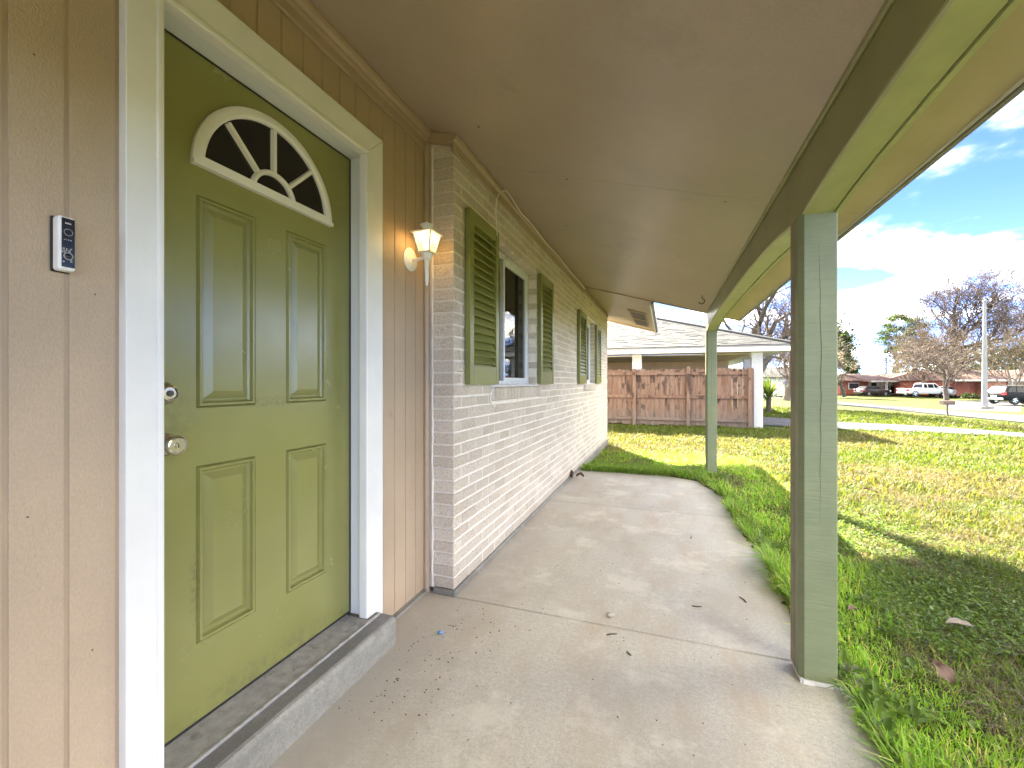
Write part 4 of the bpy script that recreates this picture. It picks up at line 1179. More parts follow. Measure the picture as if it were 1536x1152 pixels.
# strip in front of the slab's far end
n = 6000
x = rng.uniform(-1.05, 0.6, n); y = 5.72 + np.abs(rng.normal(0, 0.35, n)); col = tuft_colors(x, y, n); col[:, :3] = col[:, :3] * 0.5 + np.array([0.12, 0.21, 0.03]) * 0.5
add_blades(x, y, rng.uniform(0.05, 0.14, n), rng.uniform(0.005, 0.009, n), rng.uniform(0.2, 1.1, n), None, col)
V, F, C, b = [], [], [], 0
for v, f, c in parts:
    V.append(v); F.append(f + b); C.append(c); b += len(v)
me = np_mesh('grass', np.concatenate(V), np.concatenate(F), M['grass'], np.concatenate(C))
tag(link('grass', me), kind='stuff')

# dark soil and litter washed over the edge of the slab, under the overhanging blades
yy_ = np.arange(0.7, 5.78, 0.03); sv_, sf_ = [], []
rr = random.Random(31); wob = 0.0
for i, y in enumerate(yy_):
    wob = wob * 0.7 + rr.gauss(0, 0.012)
    xe = float(np.interp(y, EY, EX)) - 0.012 + wob
    xo_ = 0.72
    sv_ += [(xe, y, 0.0012), ((xe * 2 + xo_) / 3, y, 0.006 + rr.uniform(0, 0.006)), (xo_, y, 0.004), (xo_, y, -0.07)]
    if i:
        b = 4 * i
        for j in range(3): sf_.append((b - 4 + j, b - 4 + j + 1, b + j + 1, b + j))
tag(link('edge_soil', np_mesh('edge_soil', sv_, sf_, paint('dark_edge_soil', (0.075, 0.055, 0.035), 0.35, 40, 0.95, 0.8, (90, 90, 90), 0.01, dirt=((0.16, 0.12, 0.075), 60, 0.56, 0.6)))), kind='stuff')
# broad-leaved weeds: clover-like plants low in the shaded strip
def weed_leaves(n, fx, fy, size, hi):
    x, y = fx, fy
    ok = on_lawn(x, y) | ((x > 0.60) & (y < 2.0)); x, y = x[ok], y[ok]; n = len(x)
    z = gz(x, y); z = np.where((x < 0.70) & (y < 5.8), 0.0, z) + rng.uniform(0.008, hi, n)
    L = rng.uniform(*size, n); W = L * rng.uniform(0.32, 0.55, n)
    az = rng.uniform(0, 2 * np.pi, n); up = rng.uniform(-0.1, 0.75, n)
    d = np.stack([np.cos(az) * np.cos(up), np.sin(az) * np.cos(up), np.sin(up)], -1)
    s = np.stack([-np.sin(az), np.cos(az), rng.uniform(-0.4, 0.4, n)], -1)
    nrm = np.cross(d, s)
    o = np.stack([x, y, z], -1)
    V = np.zeros((n, 6, 3), np.float32)
    for k, (a, b_, c_) in enumerate(((0, 0, 0), (0.4, 0.5, 0.06), (0.8, 0.36, 0.03), (1, 0, -0.10), (0.8, -0.36, 0.03), (0.4, -0.5, 0.06))):
        V[:, k] = o + d * (L * a)[:, None] + s * (W * b_)[:, None] + nrm * (L * c_)[:, None]
    b = np.arange(n)[:, None] * 6
    F = np.concatenate([b + np.array([[0, 1, 2, 3]]), b + np.array([[0, 3, 4, 5]])], 1).reshape(-1, 4)
    k = rng.random((n, 1))
    c = np.array([0.10, 0.18, 0.035]) * (1 - k) + np.array([0.19, 0.28, 0.055]) * k
    grey = rng.random((n, 1)) < 0.10
    c = np.where(grey, np.array([0.24, 0.26, 0.16]), c) * rng.uniform(0.7, 1.25, (n, 1))
    return V.reshape(-1, 3), F, np.repeat(np.concatenate([c, np.ones((n, 1))], 1), 6, 0)
n = 60000
wx = 0.62 + np.abs(rng.normal(0, 0.75, n)); wy = rng.uniform(0.9, 5.2, n)
pk = vnoise(wx, wy, 2.2, 51) + 0.6 * (vnoise(wx, wy, 9, 53) - 0.5) > 0.50; A = weed_leaves(0, wx[pk], wy[pk], (0.008, 0.030), 0.055)
n = 1500
wx = 0.66 + np.abs(rng.normal(0, 0.16, n)); wy = rng.uniform(1.0, 2.6, n); pk = vnoise(wx, wy, 6, 52) > 0.5
B = weed_leaves(0, wx[pk], wy[pk], (0.03, 0.065), 0.04)
n = 5200
wx = rng.uniform(-1.06, 0.7, n); wy = 5.72 + np.abs(rng.normal(0, 0.5, n)); Cc = weed_leaves(0, wx, wy, (0.02, 0.045), 0.07)
V = np.concatenate([A[0], B[0], Cc[0]]); F = np.concatenate([A[1], B[1] + len(A[0]), Cc[1] + len(A[0]) + len(B[0])]); C = np.concatenate([A[2], B[2], Cc[2]])
tag(link('ground_cover', np_mesh('ground_cover', V, F, M['grass'], C)), kind='stuff')

# ================================================================ NEIGHBOUR'S HOUSE AND FENCE
nb = thing('neighbour_house', 'white eaved house with grey shingle roof and brick columns behind the fence', 'house', (-3, 18, -0.15))
ZE = 2.235
MB().box(-12, 3.262, 13.6, 13.625, 2.055, ZE).build('fascia', M['house_white'], nb)
MB().box(3.24, 3.265, 13.6255, 26, 2.055, ZE).build('fascia', M['house_white'], nb)
MB().box(-12, 3.239, 13.626, 14.6, 2.062, 2.075).box(2.4, 3.239, 14.601, 26, 2.062, 2.075).build('soffit', M['house_white'], nb)
MB().box(-12, 2.39, 14.601, 19.0, 2.03, 2.06).build('carport_ceiling', M['soffit'], nb)
MB().box(-12, 3.29, 13.575, 13.5995, ZE - 0.04, ZE + 0.012).build('drip_edge', M['gutter'], nb)
for a, b in ((2.355, 2.645), (-0.99, -0.70), (-4.3, -4.0)):
    c = empty('column', (a, 14.0, -0.15)); c.parent = nb; c.matrix_parent_inverse = WM[nb.name].inverted()
    MB().box(a + 0.006, b - 0.006, 14.006, 14.284, -0.2, 2.06).build('column_core', M['white_brick'], c)
    for r_ in range(33):
        z = -0.15 + r_ * 0.0677
        if z > 2.0: break
        s = (b - a) / 2
        q = MB()
        if r_ % 2: q.box(a, b, 14.0, 14.29, z, z + 0.058)
        else: q.box(a, a + s - 0.005, 14.0, 14.29, z, z + 0.058).box(a + s + 0.005, b, 14.0, 14.29, z, z + 0.058)
        q.build('brick', M['white_brick'], c, bevel=0.003)
MB().box(-12, 2.38, 19.0, 19.2, -0.2, 2.1).build('back_wall', M['tan_brick'], nb)
MB().box(2.2, 2.4, 19.2, 26, -0.2, 2.1).build('side_wall', M['white_brick'], nb)
ns = MB()
for r_ in range(26): ns.box(-12, 2.379, 18.985, 18.9995, 0.1 + r_ * 0.078, 0.1 + r_ * 0.078 + 0.066)
tag(ns.build('brick_courses', M['tan_brick'], nb), kind='stuff')
# hip roof: front and side slopes laid with separate shingle tabs
PITCH = 0.375
def roof_faces():
    k = 5.4
    ap = (3.3 - k, 13.56 + k, ZE + k * PITCH)
    return ap
ap = roof_faces()
MB().add([(-12, 13.57, ZE), (3.29, 13.57, ZE), ap, (-12, ap[1], ap[2]), (3.29, 26, ZE), (ap[0], 26, ap[2])], [(0, 1, 2, 3), (1, 4, 5, 2)]).build('roof', M['shingle'], nb)
sv = MB(); rr = random.Random(8)
ex = 0.14
nrow = int(5.4 / ex)
for r_ in range(nrow):
    d0, d1 = r_ * ex, r_ * ex + ex * 1.12
    x = -9.0 + rr.uniform(0, 0.3)
    xe = 3.29 - d0
    while x < xe - 0.05:
        w = rr.uniform(0.10, 0.30); x1 = min(x + w, xe)
        t = rr.uniform(0.008, 0.022)
        xt = min(x1, 3.29 - d1)
        P = [(x, 13.57 + d0, ZE + d0 * PITCH + 0.002), (x1, 13.57 + d0, ZE + d0 * PITCH + 0.002), (max(x, xt), 13.57 + d1, ZE + d1 * PITCH + 0.002), (x, 13.57 + d1, ZE + d1 * PITCH + 0.002)]
        T = [(p[0], p[1], p[2] + (t if i < 2 else 0.002)) for i, p in enumerate(P)]
        sv.add(P[:2] + T, [(0, 1, 3, 2), (2, 3, 4, 5)])
        x = x1 + 0.006
    y = 13.57 + d0
    while y < 22:
        w = rr.uniform(0.2, 0.45); y1 = y + w; t = rr.uniform(0.008, 0.022)
        P = [(3.29 - d0, y, ZE + d0 * PITCH), (3.29 - d0, y1, ZE + d0 * PITCH), (3.29 - d1, y1, ZE + d1 * PITCH), (3.29 - d1, max(y, 13.57 + d1), ZE + d1 * PITCH)]
        T = [(p[0], p[1], p[2] + (t if i < 2 else 0.002)) for i, p in enumerate(P)]
        sv.add(P[:2] + T, [(0, 1, 3, 2), (2, 3, 4, 5)])
        y = y1 + 0.006
tag(sv.build('roof_shingles', M['shingle'], nb), kind='stuff')
MB().tube([(3.3, 13.56, ZE + 0.02), (ap[0], ap[1], ap[2] + 0.03)], 0.05, 6).build('hip_cap', M['shingle'], nb)
# dark box and conduit on the column by the fence
MB().box(2.16, 2.35, 14.02, 14.2, 1.55, 1.86).build('meter_box', M['pole'], nb, bevel=0.01)

fn = thing('wood_fence', 'weathered brown picket privacy fence under the neighbour white eave', 'fence', (0.4, 13.85, -0.16))
rr = random.Random(4)
pw = 0.142
x = -7.4
shape = {}
while x < 2.27:
    zb, zt = -0.10, 1.585 + rr.uniform(-0.025, 0.02)
    key = rr.randrange(6)
    if key not in shape:
        hh = 1.70
        shape[key] = MB().prism([(0.004, 0), (pw - 0.004, 0), (pw - 0.004, hh - 0.03), (pw - 0.03, hh), (0.03, hh), (0.004, hh - 0.03)], 1, 0, 0.018).mesh('picket', M['fence'])
    link('picket', shape[key], fn, (x, 13.87 + rr.uniform(-0.004, 0.004), zt - 1.70))
    x += pw
for z in (0.02, 0.70, 1.40):
    xs = [-7.4, -5.58, -4.02, -2.46, -0.91, 0.645, 2.27]
    for a, b in zip(xs[:-1], xs[1:]):
        MB().box(a + 0.052, b - 0.052 if b < 2 else b, 13.825, 13.865, z, z + 0.088).build('rail', M['fence'], fn, bevel=0.004)
for x in (-7.4, -5.58, -4.02, -2.46, -0.91, 0.645, 2.285):
    MB().box(x - 0.05, x + 0.05, 13.76, 13.86, -0.2, 1.60 + (0.06 if abs(x - 0.645) < 0.1 else 0)).build('fence_post', M['fence'], fn, bevel=0.005)

# ================================================================ TREES AND PLANTS
def tubes_np(segs, k):
    A = np.array([[*s[0], *s[1], s[2], s[3]] for s in segs], float)
    p0, p1, r0, r1 = A[:, :3], A[:, 3:6], A[:, 6], A[:, 7]
    d = p1 - p0; d /= np.linalg.norm(d, axis=1, keepdims=True) + 1e-9
    ref = np.where(np.abs(d[:, 2:3]) < 0.9, np.array([[0, 0, 1.0]]), np.array([[1.0, 0, 0]]))
    u = np.cross(d, ref); u /= np.linalg.norm(u, axis=1, keepdims=True) + 1e-9
    w = np.cross(d, u)
    n = len(A); V = np.zeros((n, 2 * k, 3))
    for j in range(k):
        a = 2 * np.pi * j / k
        q = u * np.cos(a) + w * np.sin(a)
        V[:, j] = p0 + q * r0[:, None]; V[:, k + j] = p1 + q * r1[:, None]
    b = np.arange(n)[:, None] * 2 * k
    F = np.concatenate([b + np.array([[j, (j + 1) % k, k + (j + 1) % k, k + j]]) for j in range(k)], 1).reshape(-1, 4)
    return V.reshape(-1, 3), F
def grow(seed, pos, direction, length, radius, levels, kids, spread, shrink, up=0.15, wob=0.22, seg=4, sag=0.0, rmin=0.006, start=0.35):
    """branching limbs; returns thick and thin segments"""
    rr = random.Random(seed); thick, thin = [], []
    stack = [(Vector(pos), Vector(direction).normalized(), length, radius, 0)]
    while stack:
        p, d, L, r, lv = stack.pop()
        n = seg if lv < 3 else 3
        pts = []; q = p.copy(); dd = d.copy()
        for i in range(n):
            dd = (dd + Vector((rr.gauss(0, wob), rr.gauss(0, wob), rr.gauss(0, wob) + up * (1 if lv < 3 else 0.4) - sag * lv * 0.12))).normalized()
            q2 = q + dd * L / n
            ra, rb = r * (1 - 0.62 * i / n), r * (1 - 0.62 * (i + 1) / n)
            (thick if lv < 2 else thin).append((tuple(q), tuple(q2), max(ra, rmin), max(rb, rmin)))
            pts.append((q.copy(), q2.copy(), dd.copy(), rb)); q = q2
        if lv < levels:
            m = kids[min(lv, len(kids) - 1)]
            for c in range(m):
                t = start + (1 - start) * (c + rr.random()) / m
                i = min(int(t * n), n - 1); a, b, dv, rb = pts[i]
                o = a.lerp(b, t * n - i)
                ax = dv.orthogonal().normalized(); ax.rotate(Quaternion(dv, rr.uniform(0, 6.283)))
                nd = dv.copy(); nd.rotate(Quaternion(ax, rr.uniform(spread * 0.6, spread * 1.25)))
                stack.append((o, nd, L * shrink * rr.uniform(0.7, 1.15), max(rb * rr.uniform(0.55, 0.8), rmin), lv + 1))
    return thick, thin
def fit(thick, thin, height, z0):
    """scale a grown tree so that it has the height it should have"""
    zmax = max(max(s[0][2], s[1][2]) for s in thick + thin)
    f = height / (zmax - z0) if zmax > z0 else 1
    def sc_(s): return (tuple(Vector(s[0]) * f), tuple(Vector(s[1]) * f), s[2] * f, s[3] * f)
    return [sc_(s) for s in thick], [sc_(s) for s in thin]
def bare_tree(name, label, loc, height, seed, mats, levels=5, kids=(6, 5, 5, 4, 3), spread=0.8, shrink=0.62, trunk=None, tlen=0.5, rad=0.03, group=None, up=0.15, wob=0.2, sag=0.0, stems=None, leaves=None, rmin=0.006, start=0.35):
    root = thing(name, label, 'tree', loc, 0, group)
    thick, thin = [], []
    for i, (sd, dr, ln) in enumerate(stems or [(seed, (0, 0, 1), tlen)]):
        a, b = grow(sd, (0, 0, -0.02), dr, ln, rad, levels, kids, spread, shrink, up, wob, sag=sag, rmin=rmin / height, start=start)
        thick += a; thin += b
    thick, thin = fit(thick, thin, height, 0)
    link('trunk', np_mesh('trunk', *tubes_np(thick, 7), mats[0]), root, None, True)
    link('crown', np_mesh('crown', *tubes_np(thin, 3), mats[1]), root, None, True)
    if leaves:
        nL, size, cols = leaves
        rg = np.random.default_rng(seed)
        ends = np.array([s[1] for s in thin]); ends = ends[ends[:, 2] > 0.25 * height]
        o = ends[rg.integers(0, len(ends), nL)] + rg.normal(0, size * 1.5, (nL, 3))
        leaf_cards('foliage', o, size, cols, root, rg)
    return root
def leaf_cards(name, o, size, cols, root, rg, mat='leaf', flat=0.0):
    n = len(o)
    a = rg.normal(0, 1, (n, 3)); a /= np.linalg.norm(a, axis=1, keepdims=True)
    b = rg.normal(0, 1, (n, 3)); b[:, 2] *= (1 - flat); b -= a * (a * b).sum(1, keepdims=True); b /= np.linalg.norm(b, axis=1, keepdims=True)
    L = rg.uniform(0.6, 1.4, (n, 1)) * size; W = L * 0.5
    V = np.stack([o - a * L, o + b * W, o + a * L, o - b * W], 1).reshape(-1, 3)
    F = (np.arange(n)[:, None] * 4 + np.arange(4)[None])
    k = rg.random((n, 1)); c = np.array(cols[0]) * (1 - k) + np.array(cols[1]) * k
    c = np.repeat(np.concatenate([c, np.ones((n, 1))], 1), 4, 0)
    return link(name, np_mesh(name, V, F, M[mat], c), root, None, True)

BG, BB, BP = M['bark'], M['bark_brown'], M['bark_pale']
bare_tree('oak_tree', 'big bare tree with thick trunk spreading behind the grey shingle roof', (4.45, 27.0, G(4.4, 27)), 9.5, 21, (BG, BB), 5, (7, 5, 5, 4, 3), 0.85, 0.66, tlen=0.42, rad=0.052, up=0.10, wob=0.24, rmin=0.009)
bare_tree('oak_tree', 'tallest wide bare tree with pale grey branches behind the black suv', (45.0, 88.0, -0.85), 21.0, 33, (BG, BB), 5, (9, 7, 6, 4, 3), 0.72, 0.64, tlen=0.40, rad=0.028, up=0.11, wob=0.18, rmin=0.018, start=0.25)
bare_tree('oak_tree', 'bare grey tree cut off by the right edge of the photo', (55.8, 94.4, -0.95), 21.0, 77, (BG, BB), 5, (9, 7, 6, 4, 3), 0.75, 0.64, tlen=0.42, rad=0.026, up=0.10, wob=0.2, rmin=0.018, start=0.25)
bare_tree('small_tree', 'low round bare tree in front of the white pickup truck', (33.6, 69.6, -0.82), 8.8, 45, (BG, BB), 5, (8, 5, 4, 3, 2), 0.95, 0.70, tlen=0.36, rad=0.022, up=0.05, wob=0.2, rmin=0.014, start=0.3)
bare_tree('multi_stem_tree', 'leaning many stemmed tan tree between light pole and black suv', (41.6, 72.5, -0.8), 11.0, 52, (BP, BB), 5, (5, 4, 4, 3, 3), 0.6, 0.66, rad=0.018, up=0.12, wob=0.16, rmin=0.011,
          stems=[(1, (0.3, 0.1, 1), 0.5), (2, (-0.55, 0.1, 1), 0.5), (3, (0.0, -0.2, 1), 0.55), (4, (0.7, 0.3, 1), 0.45), (5, (-0.25, 0.3, 1), 0.5)], leaves=(1500, 0.10, ((0.08, 0.08, 0.03), (0.15, 0.13, 0.05))))
bare_tree('multi_stem_tree', 'brownish bare thicket tree left of the light pole', (38.6, 82.0, -0.85), 12.5, 58, (BB, BB), 5, (6, 5, 4, 3, 3), 0.7, 0.68, rad=0.016, up=0.10, wob=0.18, rmin=0.012,
          stems=[(11, (0.3, 0.1, 1), 0.45), (12, (-0.4, 0.1, 1), 0.5), (13, (0.0, -0.2, 1), 0.5)], leaves=(1300, 0.10, ((0.09, 0.075, 0.035), (0.15, 0.12, 0.06))))
bare_tree('pale_tree', 'pale blossoming bare tree just right of the near porch post', (24.6, 75.0, -0.8), 7.5, 61, (BG, BP), 5, (7, 6, 5, 4, 3), 0.75, 0.68, tlen=0.4, rad=0.03, up=0.1, wob=0.2, rmin=0.02, leaves=(2600, 0.09, ((0.42, 0.36, 0.30), (0.55, 0.46, 0.40))))
bare_tree('magnolia_tree', 'dark green broadleaf tree with a thin bare top beside the near post', (29.5, 91.0, -0.95), 14.5, 64, (BG, BG), 5, (8, 6, 5, 3, 2), 0.7, 0.55, tlen=0.5, rad=0.025, up=0.12, wob=0.18, rmin=0.02, leaves=(3200, 0.30, ((0.03, 0.055, 0.018), (0.075, 0.11, 0.035))))
bare_tree('bare_tree', 'bare tree seen between neighbour column and near porch post', (11.0, 48.0, -0.5), 8.5, 66, (BB, BB), 5, (8, 6, 5, 4, 3), 0.85, 0.68, tlen=0.38, rad=0.03, up=0.06, wob=0.22, rmin=0.012, start=0.25)

def pine(label, loc, height, seed):
    root = thing('pine_tree', label, 'tree', loc, 0, 'tall pines beyond the houses')
    rr = random.Random(seed); rg = np.random.default_rng(seed)
    segs = []; p = Vector((0, 0, -0.3)); n = 12
    for i in range(n):
        q = p + Vector((rr.gauss(0, 0.12), rr.gauss(0, 0.12), (height + 0.3) / n)); segs.append((tuple(p), tuple(q), 0.24 * (1 - i / n) + 0.04, 0.24 * (1 - (i + 1) / n) + 0.04)); p = q
    link('trunk', np_mesh('trunk', *tubes_np(segs, 7), BG), root, None, True)
    br, pts = [], []
    for i in range(34):
        t = rr.uniform(0.45, 0.99); s = segs[min(int(t * n), n - 1)]; o = Vector(s[0]).lerp(Vector(s[1]), t * n % 1)
        a = rr.uniform(0, 6.283); L = height * 0.23 * (1.05 - abs(t - 0.72) * 1.9) * rr.uniform(0.5, 1.1)
        d = Vector((math.cos(a), math.sin(a), rr.uniform(-0.05, 0.4)))
        e = o + d * L; br.append((tuple(o), tuple(e), 0.05, 0.02))
        for k in range(rr.randint(3, 6)):
            c = o.lerp(e, rr.uniform(0.45, 1.05)) + Vector((rr.gauss(0, 0.3), rr.gauss(0, 0.3), rr.gauss(0.1, 0.2)))
            m = 34
            pts.append(np.array(c) + rg.normal(0, 1, (m, 3)) * np.array([0.55, 0.55, 0.30]))
    link('branches', np_mesh('branches', *tubes_np(br, 4), BG), root, None, True)
    leaf_cards('crown', np.concatenate(pts), 0.22, ((0.035, 0.06, 0.025), (0.09, 0.125, 0.05)), root, rg)
pine('taller pine with a tufted crown left of the bare oak', (55.6, 136.9, -1.0), 19.5, 5)
pine('pine half hidden by bare oak branches', (61.5, 140.0, -1.0), 19.0, 6)
pine('smaller hazy pine low behind the red roofed house', (48.0, 142.0, -1.0), 9.5, 9)

def shrub(name, label, cat, loc, rad, n, cols, size, seed, squash=0.7):
    root = thing(name, label, cat, loc); rg = np.random.default_rng(seed)
    o = rg.normal(0, 1, (n, 3)); o /= np.linalg.norm(o, axis=1, keepdims=True)
    o *= rad * rg.uniform(0.35, 1, (n, 1)) ** 0.6 * (1 + 0.25 * np.sin(o[:, :1] * 7 + seed)); o[:, 2] = np.abs(o[:, 2]) * squash + 0.05
    leaf_cards('foliage', o, size, cols, root, rg)
    rr = random.Random(seed); m = MB()
    for k in range(7):
        a = rr.uniform(0, 6.28); m.tube([(0, 0, -0.1), (math.cos(a) * rad * 0.6, math.sin(a) * rad * 0.6, rad * 0.5)], [0.03, 0.012], 5)
    m.build('stems', BG, root, True)
    return root
shrub('dark_shrub', 'dark spiky shrub at the corner of the far red brick house', 'shrub', (38.3, 70.0, -0.85), 1.15, 1100, ((0.03, 0.045, 0.02), (0.09, 0.10, 0.05)), 0.16, 3)
shrub('dark_shrub', 'low dark bush beside the silver car across the road', 'shrub', (36.2, 70.4, -0.85), 0.8, 700, ((0.03, 0.045, 0.02), (0.08, 0.09, 0.04)), 0.14, 4)

yu = thing('yucca_plant', 'spiky yellow green yucca beside the white brick column', 'plant', (4.25, 21.4, G(4.25, 21.4)))
rr = random.Random(2)
for k in range(110):
    a, e = rr.uniform(0, 6.283), rr.uniform(-0.1, 1.45)
    L = rr.uniform(0.8, 1.15); o = Vector((0, 0, 0.45 + rr.uniform(0, 0.35)))
    d = Vector((math.cos(a) * math.cos(e), math.sin(a) * math.cos(e), math.sin(e))); s = d.orthogonal().normalized() * 0.035
    s = Vector((-math.sin(a), math.cos(a), 0)) * 0.032
    dr = Vector((0, 0, -0.12 * (1.5 - e)))
    MB().add([o - s * 0.7, o + s * 0.7, o + d * L * 0.55 + s, o + d * L * 0.55 - s, o + d * L + dr], [(0, 1, 2, 3), (3, 2, 4)]).build('leaf', M['yucca'], yu, True)
MB().tube([(0, 0, -0.1), (0.02, 0, 0.75)], [0.11, 0.09], 8).build('trunk', BG, yu, True)

# far wood behind the houses: one hazy mass of twigs and leaves
rg = np.random.default_rng(40)
n = 30000
ang = R(22) + rg.random(n) * R(62); dist = rg.uniform(118, 165, n)
top = 6.5 + 4.5 * vnoise(ang * 9, dist * 0.0 + 3, 1.3, 8) + 2.0 * vnoise(ang * 40, dist * 0.02, 1.0, 9)
hgt = rg.random(n) ** 0.8 * top
o = np.stack([np.sin(ang) * dist, np.cos(ang) * dist, hgt - 1.3], -1)
k = np.clip(vnoise(ang * 22, dist * 0.05, 1.0, 10) * 1.3 - 0.1 + rg.normal(0, 0.15, n), 0, 1)[:, None]
c = np.array([0.05, 0.06, 0.038]) * (1 - k) + np.array([0.11, 0.092, 0.072]) * k
a = rg.normal(0, 1, (n, 3)); a /= np.linalg.norm(a, axis=1, keepdims=True); b = np.cross(a, rg.normal(0, 1, (n, 3))); b /= np.linalg.norm(b, axis=1, keepdims=True)
L = rg.uniform(0.3, 0.8, (n, 1)); V = np.stack([o - a * L, o + b * L * 0.4, o + a * L, o - b * L * 0.4], 1).reshape(-1, 3)
tag(link('far_woods', np_mesh('far_woods', V, np.arange(n)[:, None] * 4 + np.arange(4)[None], M['leaf'], np.repeat(np.concatenate([c, np.ones((n, 1))], 1), 4, 0))), kind='stuff')

# ================================================================ ACROSS THE ROAD
FACE = YAW * 0 + math.atan2(0.3382, 0.941)        # facades look down the street towards the lawn
hA = thing('ranch_house', 'cream and red brick ranch house with brown roof across the road', 'house', (35.7, 89.3, -0.95), FACE)
def hb_(name, mat, x0, x1, y0, y1, z0, z1, par=hA): return MB().box(x0, x1, y0, y1, z0, z1).build(name, mat, par, True)
def gable_roof(par, x0, x1, y0, y1, ze, rise, mat, name='roof'):
    ym = (y0 + y1) / 2
    return MB().prism([(y0, ze), (ym, ze + rise), (y1, ze), (y1, ze - 0.16), (y0, ze - 0.16)], 0, x0, x1).build(name, mat, par, True)
# px 1262-1420 at 72 m -> x from -8.2 to 9.6 (house centre at px 1335)
hb_('wall', M['red_brick'], -8.0, -3.2, 0.6, 9, 0, 2.35)
hb_('wall', M['cream'], -3.2, 3.3, 1.6, 9, 0, 2.35)
hb_('garage_wall', M['house_white'], 3.3, 9.6, -1.5, 8, 0, 2.45)
MB().prism([(3.0, 2.45), (9.9, 2.45), (6.5, 3.45)], 1, -1.7, 8).build('gable', M['house_white'], hA, True)
MB().prism([(2.8, 2.42), (6.5, 3.52), (10.1, 2.42), (10.1, 2.56), (6.5, 3.68), (2.8, 2.56)], 1, -1.9, 8.2).build('roof', M['red_roof'], hA, True)
gable_roof(hA, -8.6, -2.9, -0.2, 10, 2.45, 1.15, M['red_roof'])
gable_roof(hA, -4.8, 3.4, -1.9, 10.4, 2.35, 1.25, M['red_roof'])
hb_('fascia', M['house_white'], -4.85, 3.4, -1.96, -1.9, 2.15, 2.36)
hb_('porch_post', M['house_white'], -2.15, -1.9, -1.7, -1.45, 0, 2.2)
hb_('porch_post', M['house_white'], 2.7, 2.9, -1.7, -1.5, 0, 2.2)
for a in (-1.9, 0.2): 
    w = hb_('window', M['house_white'], a - 0.1, a + 1.0, 1.53, 1.6, 0.9, 2.1)
    MB().box(a, a + 0.9, 1.50, 1.528, 1.0, 2.0).build('pane', M['far_glass'], w, True)
d_ = hb_('door', M['house_white'], 1.3, 2.75, 1.52, 1.6, 0.05, 2.15)
for a in (1.38, 2.08): MB().box(a, a + 0.6, 1.48, 1.518, 0.15, 2.05).build('pane', M['far_glass'], d_, True)
w = hb_('window', M['house_white'], -6.6, -4.8, 0.54, 0.6, 0.9, 2.0); MB().box(-6.5, -4.9, 0.50, 0.538, 1.0, 1.9).build('pane', M['far_glass'], w, True)
g_ = hb_('garage_door', M['house_white'], 4.0, 8.9, -1.56, -1.5, 0.02, 2.1)
for i in range(4): MB().box(4.05, 8.85, -1.59, -1.562, 0.05 + i * 0.51, 0.53 + i * 0.51).build('panel', M['house_white'], g_, True)
sd = thing('satellite_dish', 'small dark satellite dish on the brown roof across the road', 'dish', (38.7, 88.9, 2.4), FACE)
MB().tube([(0, 0, 0), (0, 0, 0.5)], 0.04, 6).build('mast', M['dark_metal'], sd, True)
MB().lathe((0, 0, 0.62), 1, [(-0.10, 0.5), (-0.04, 0.38), (0, 0.2), (0.02, 0.0)], 16).build('dish_bowl', M['dark_metal'], sd, True, smooth=True)

hB = thing('brick_house', 'long red brick house behind light pole with white fascia', 'house', (44.0, 81.7, -0.8), FACE)
hb_('wall', M['red_brick'], -5.4, -1.6, 0, 9, 0, 2.25, hB)
hb_('wall', M['pink_brick'], -1.6, 1.6, -1.0, 9, 0, 2.25, hB)
hb_('wall', M['red_brick'], 1.6, 16, 0, 9, 0, 2.25, hB)
hb_('fascia', M['house_white'], -5.9, 16.4, -1.25, -1.18, 2.1, 2.36, hB)
gable_roof(hB, -5.9, 16.5, -1.18, 10, 2.36, 1.5, M['red_roof'])
for a in (3.0, 7.5):
    w = hb_('window', M['house_white'], a, a + 2.0, -0.06, 0, 0.8, 2.0, hB); MB().box(a + 0.1, a + 1.9, -0.10, -0.062, 0.9, 1.9).build('pane', M['far_glass'], w, True)
hb_('porch_post', M['house_white'], 2.3, 2.5, -1.1, -0.9, 0, 2.1, hB); hb_('porch_post', M['house_white'], 6.4, 6.6, -1.1, -0.9, 0, 2.1, hB)

hC = thing('white_house', 'distant white house with grey roof seen between column and near post', 'house', (16.1, 71.7, -0.75), FACE)
hb_('wall', M['house_white'], -6, 5, 0, 8, 0, 2.5, hC)
gable_roof(hC, -6.5, 5.5, -0.6, 8.6, 2.65, 1.6, M['shingle'])
for a in (-3.5, 0.2, 1.9):
    w = hb_('window', M['house_white'], a - 0.1, a + 1.3, -0.06, 0, 0.75, 2.15, hC); MB().box(a, a + 1.2, -0.10, -0.062, 0.85, 2.05).build('pane', M['far_glass'], w, True)

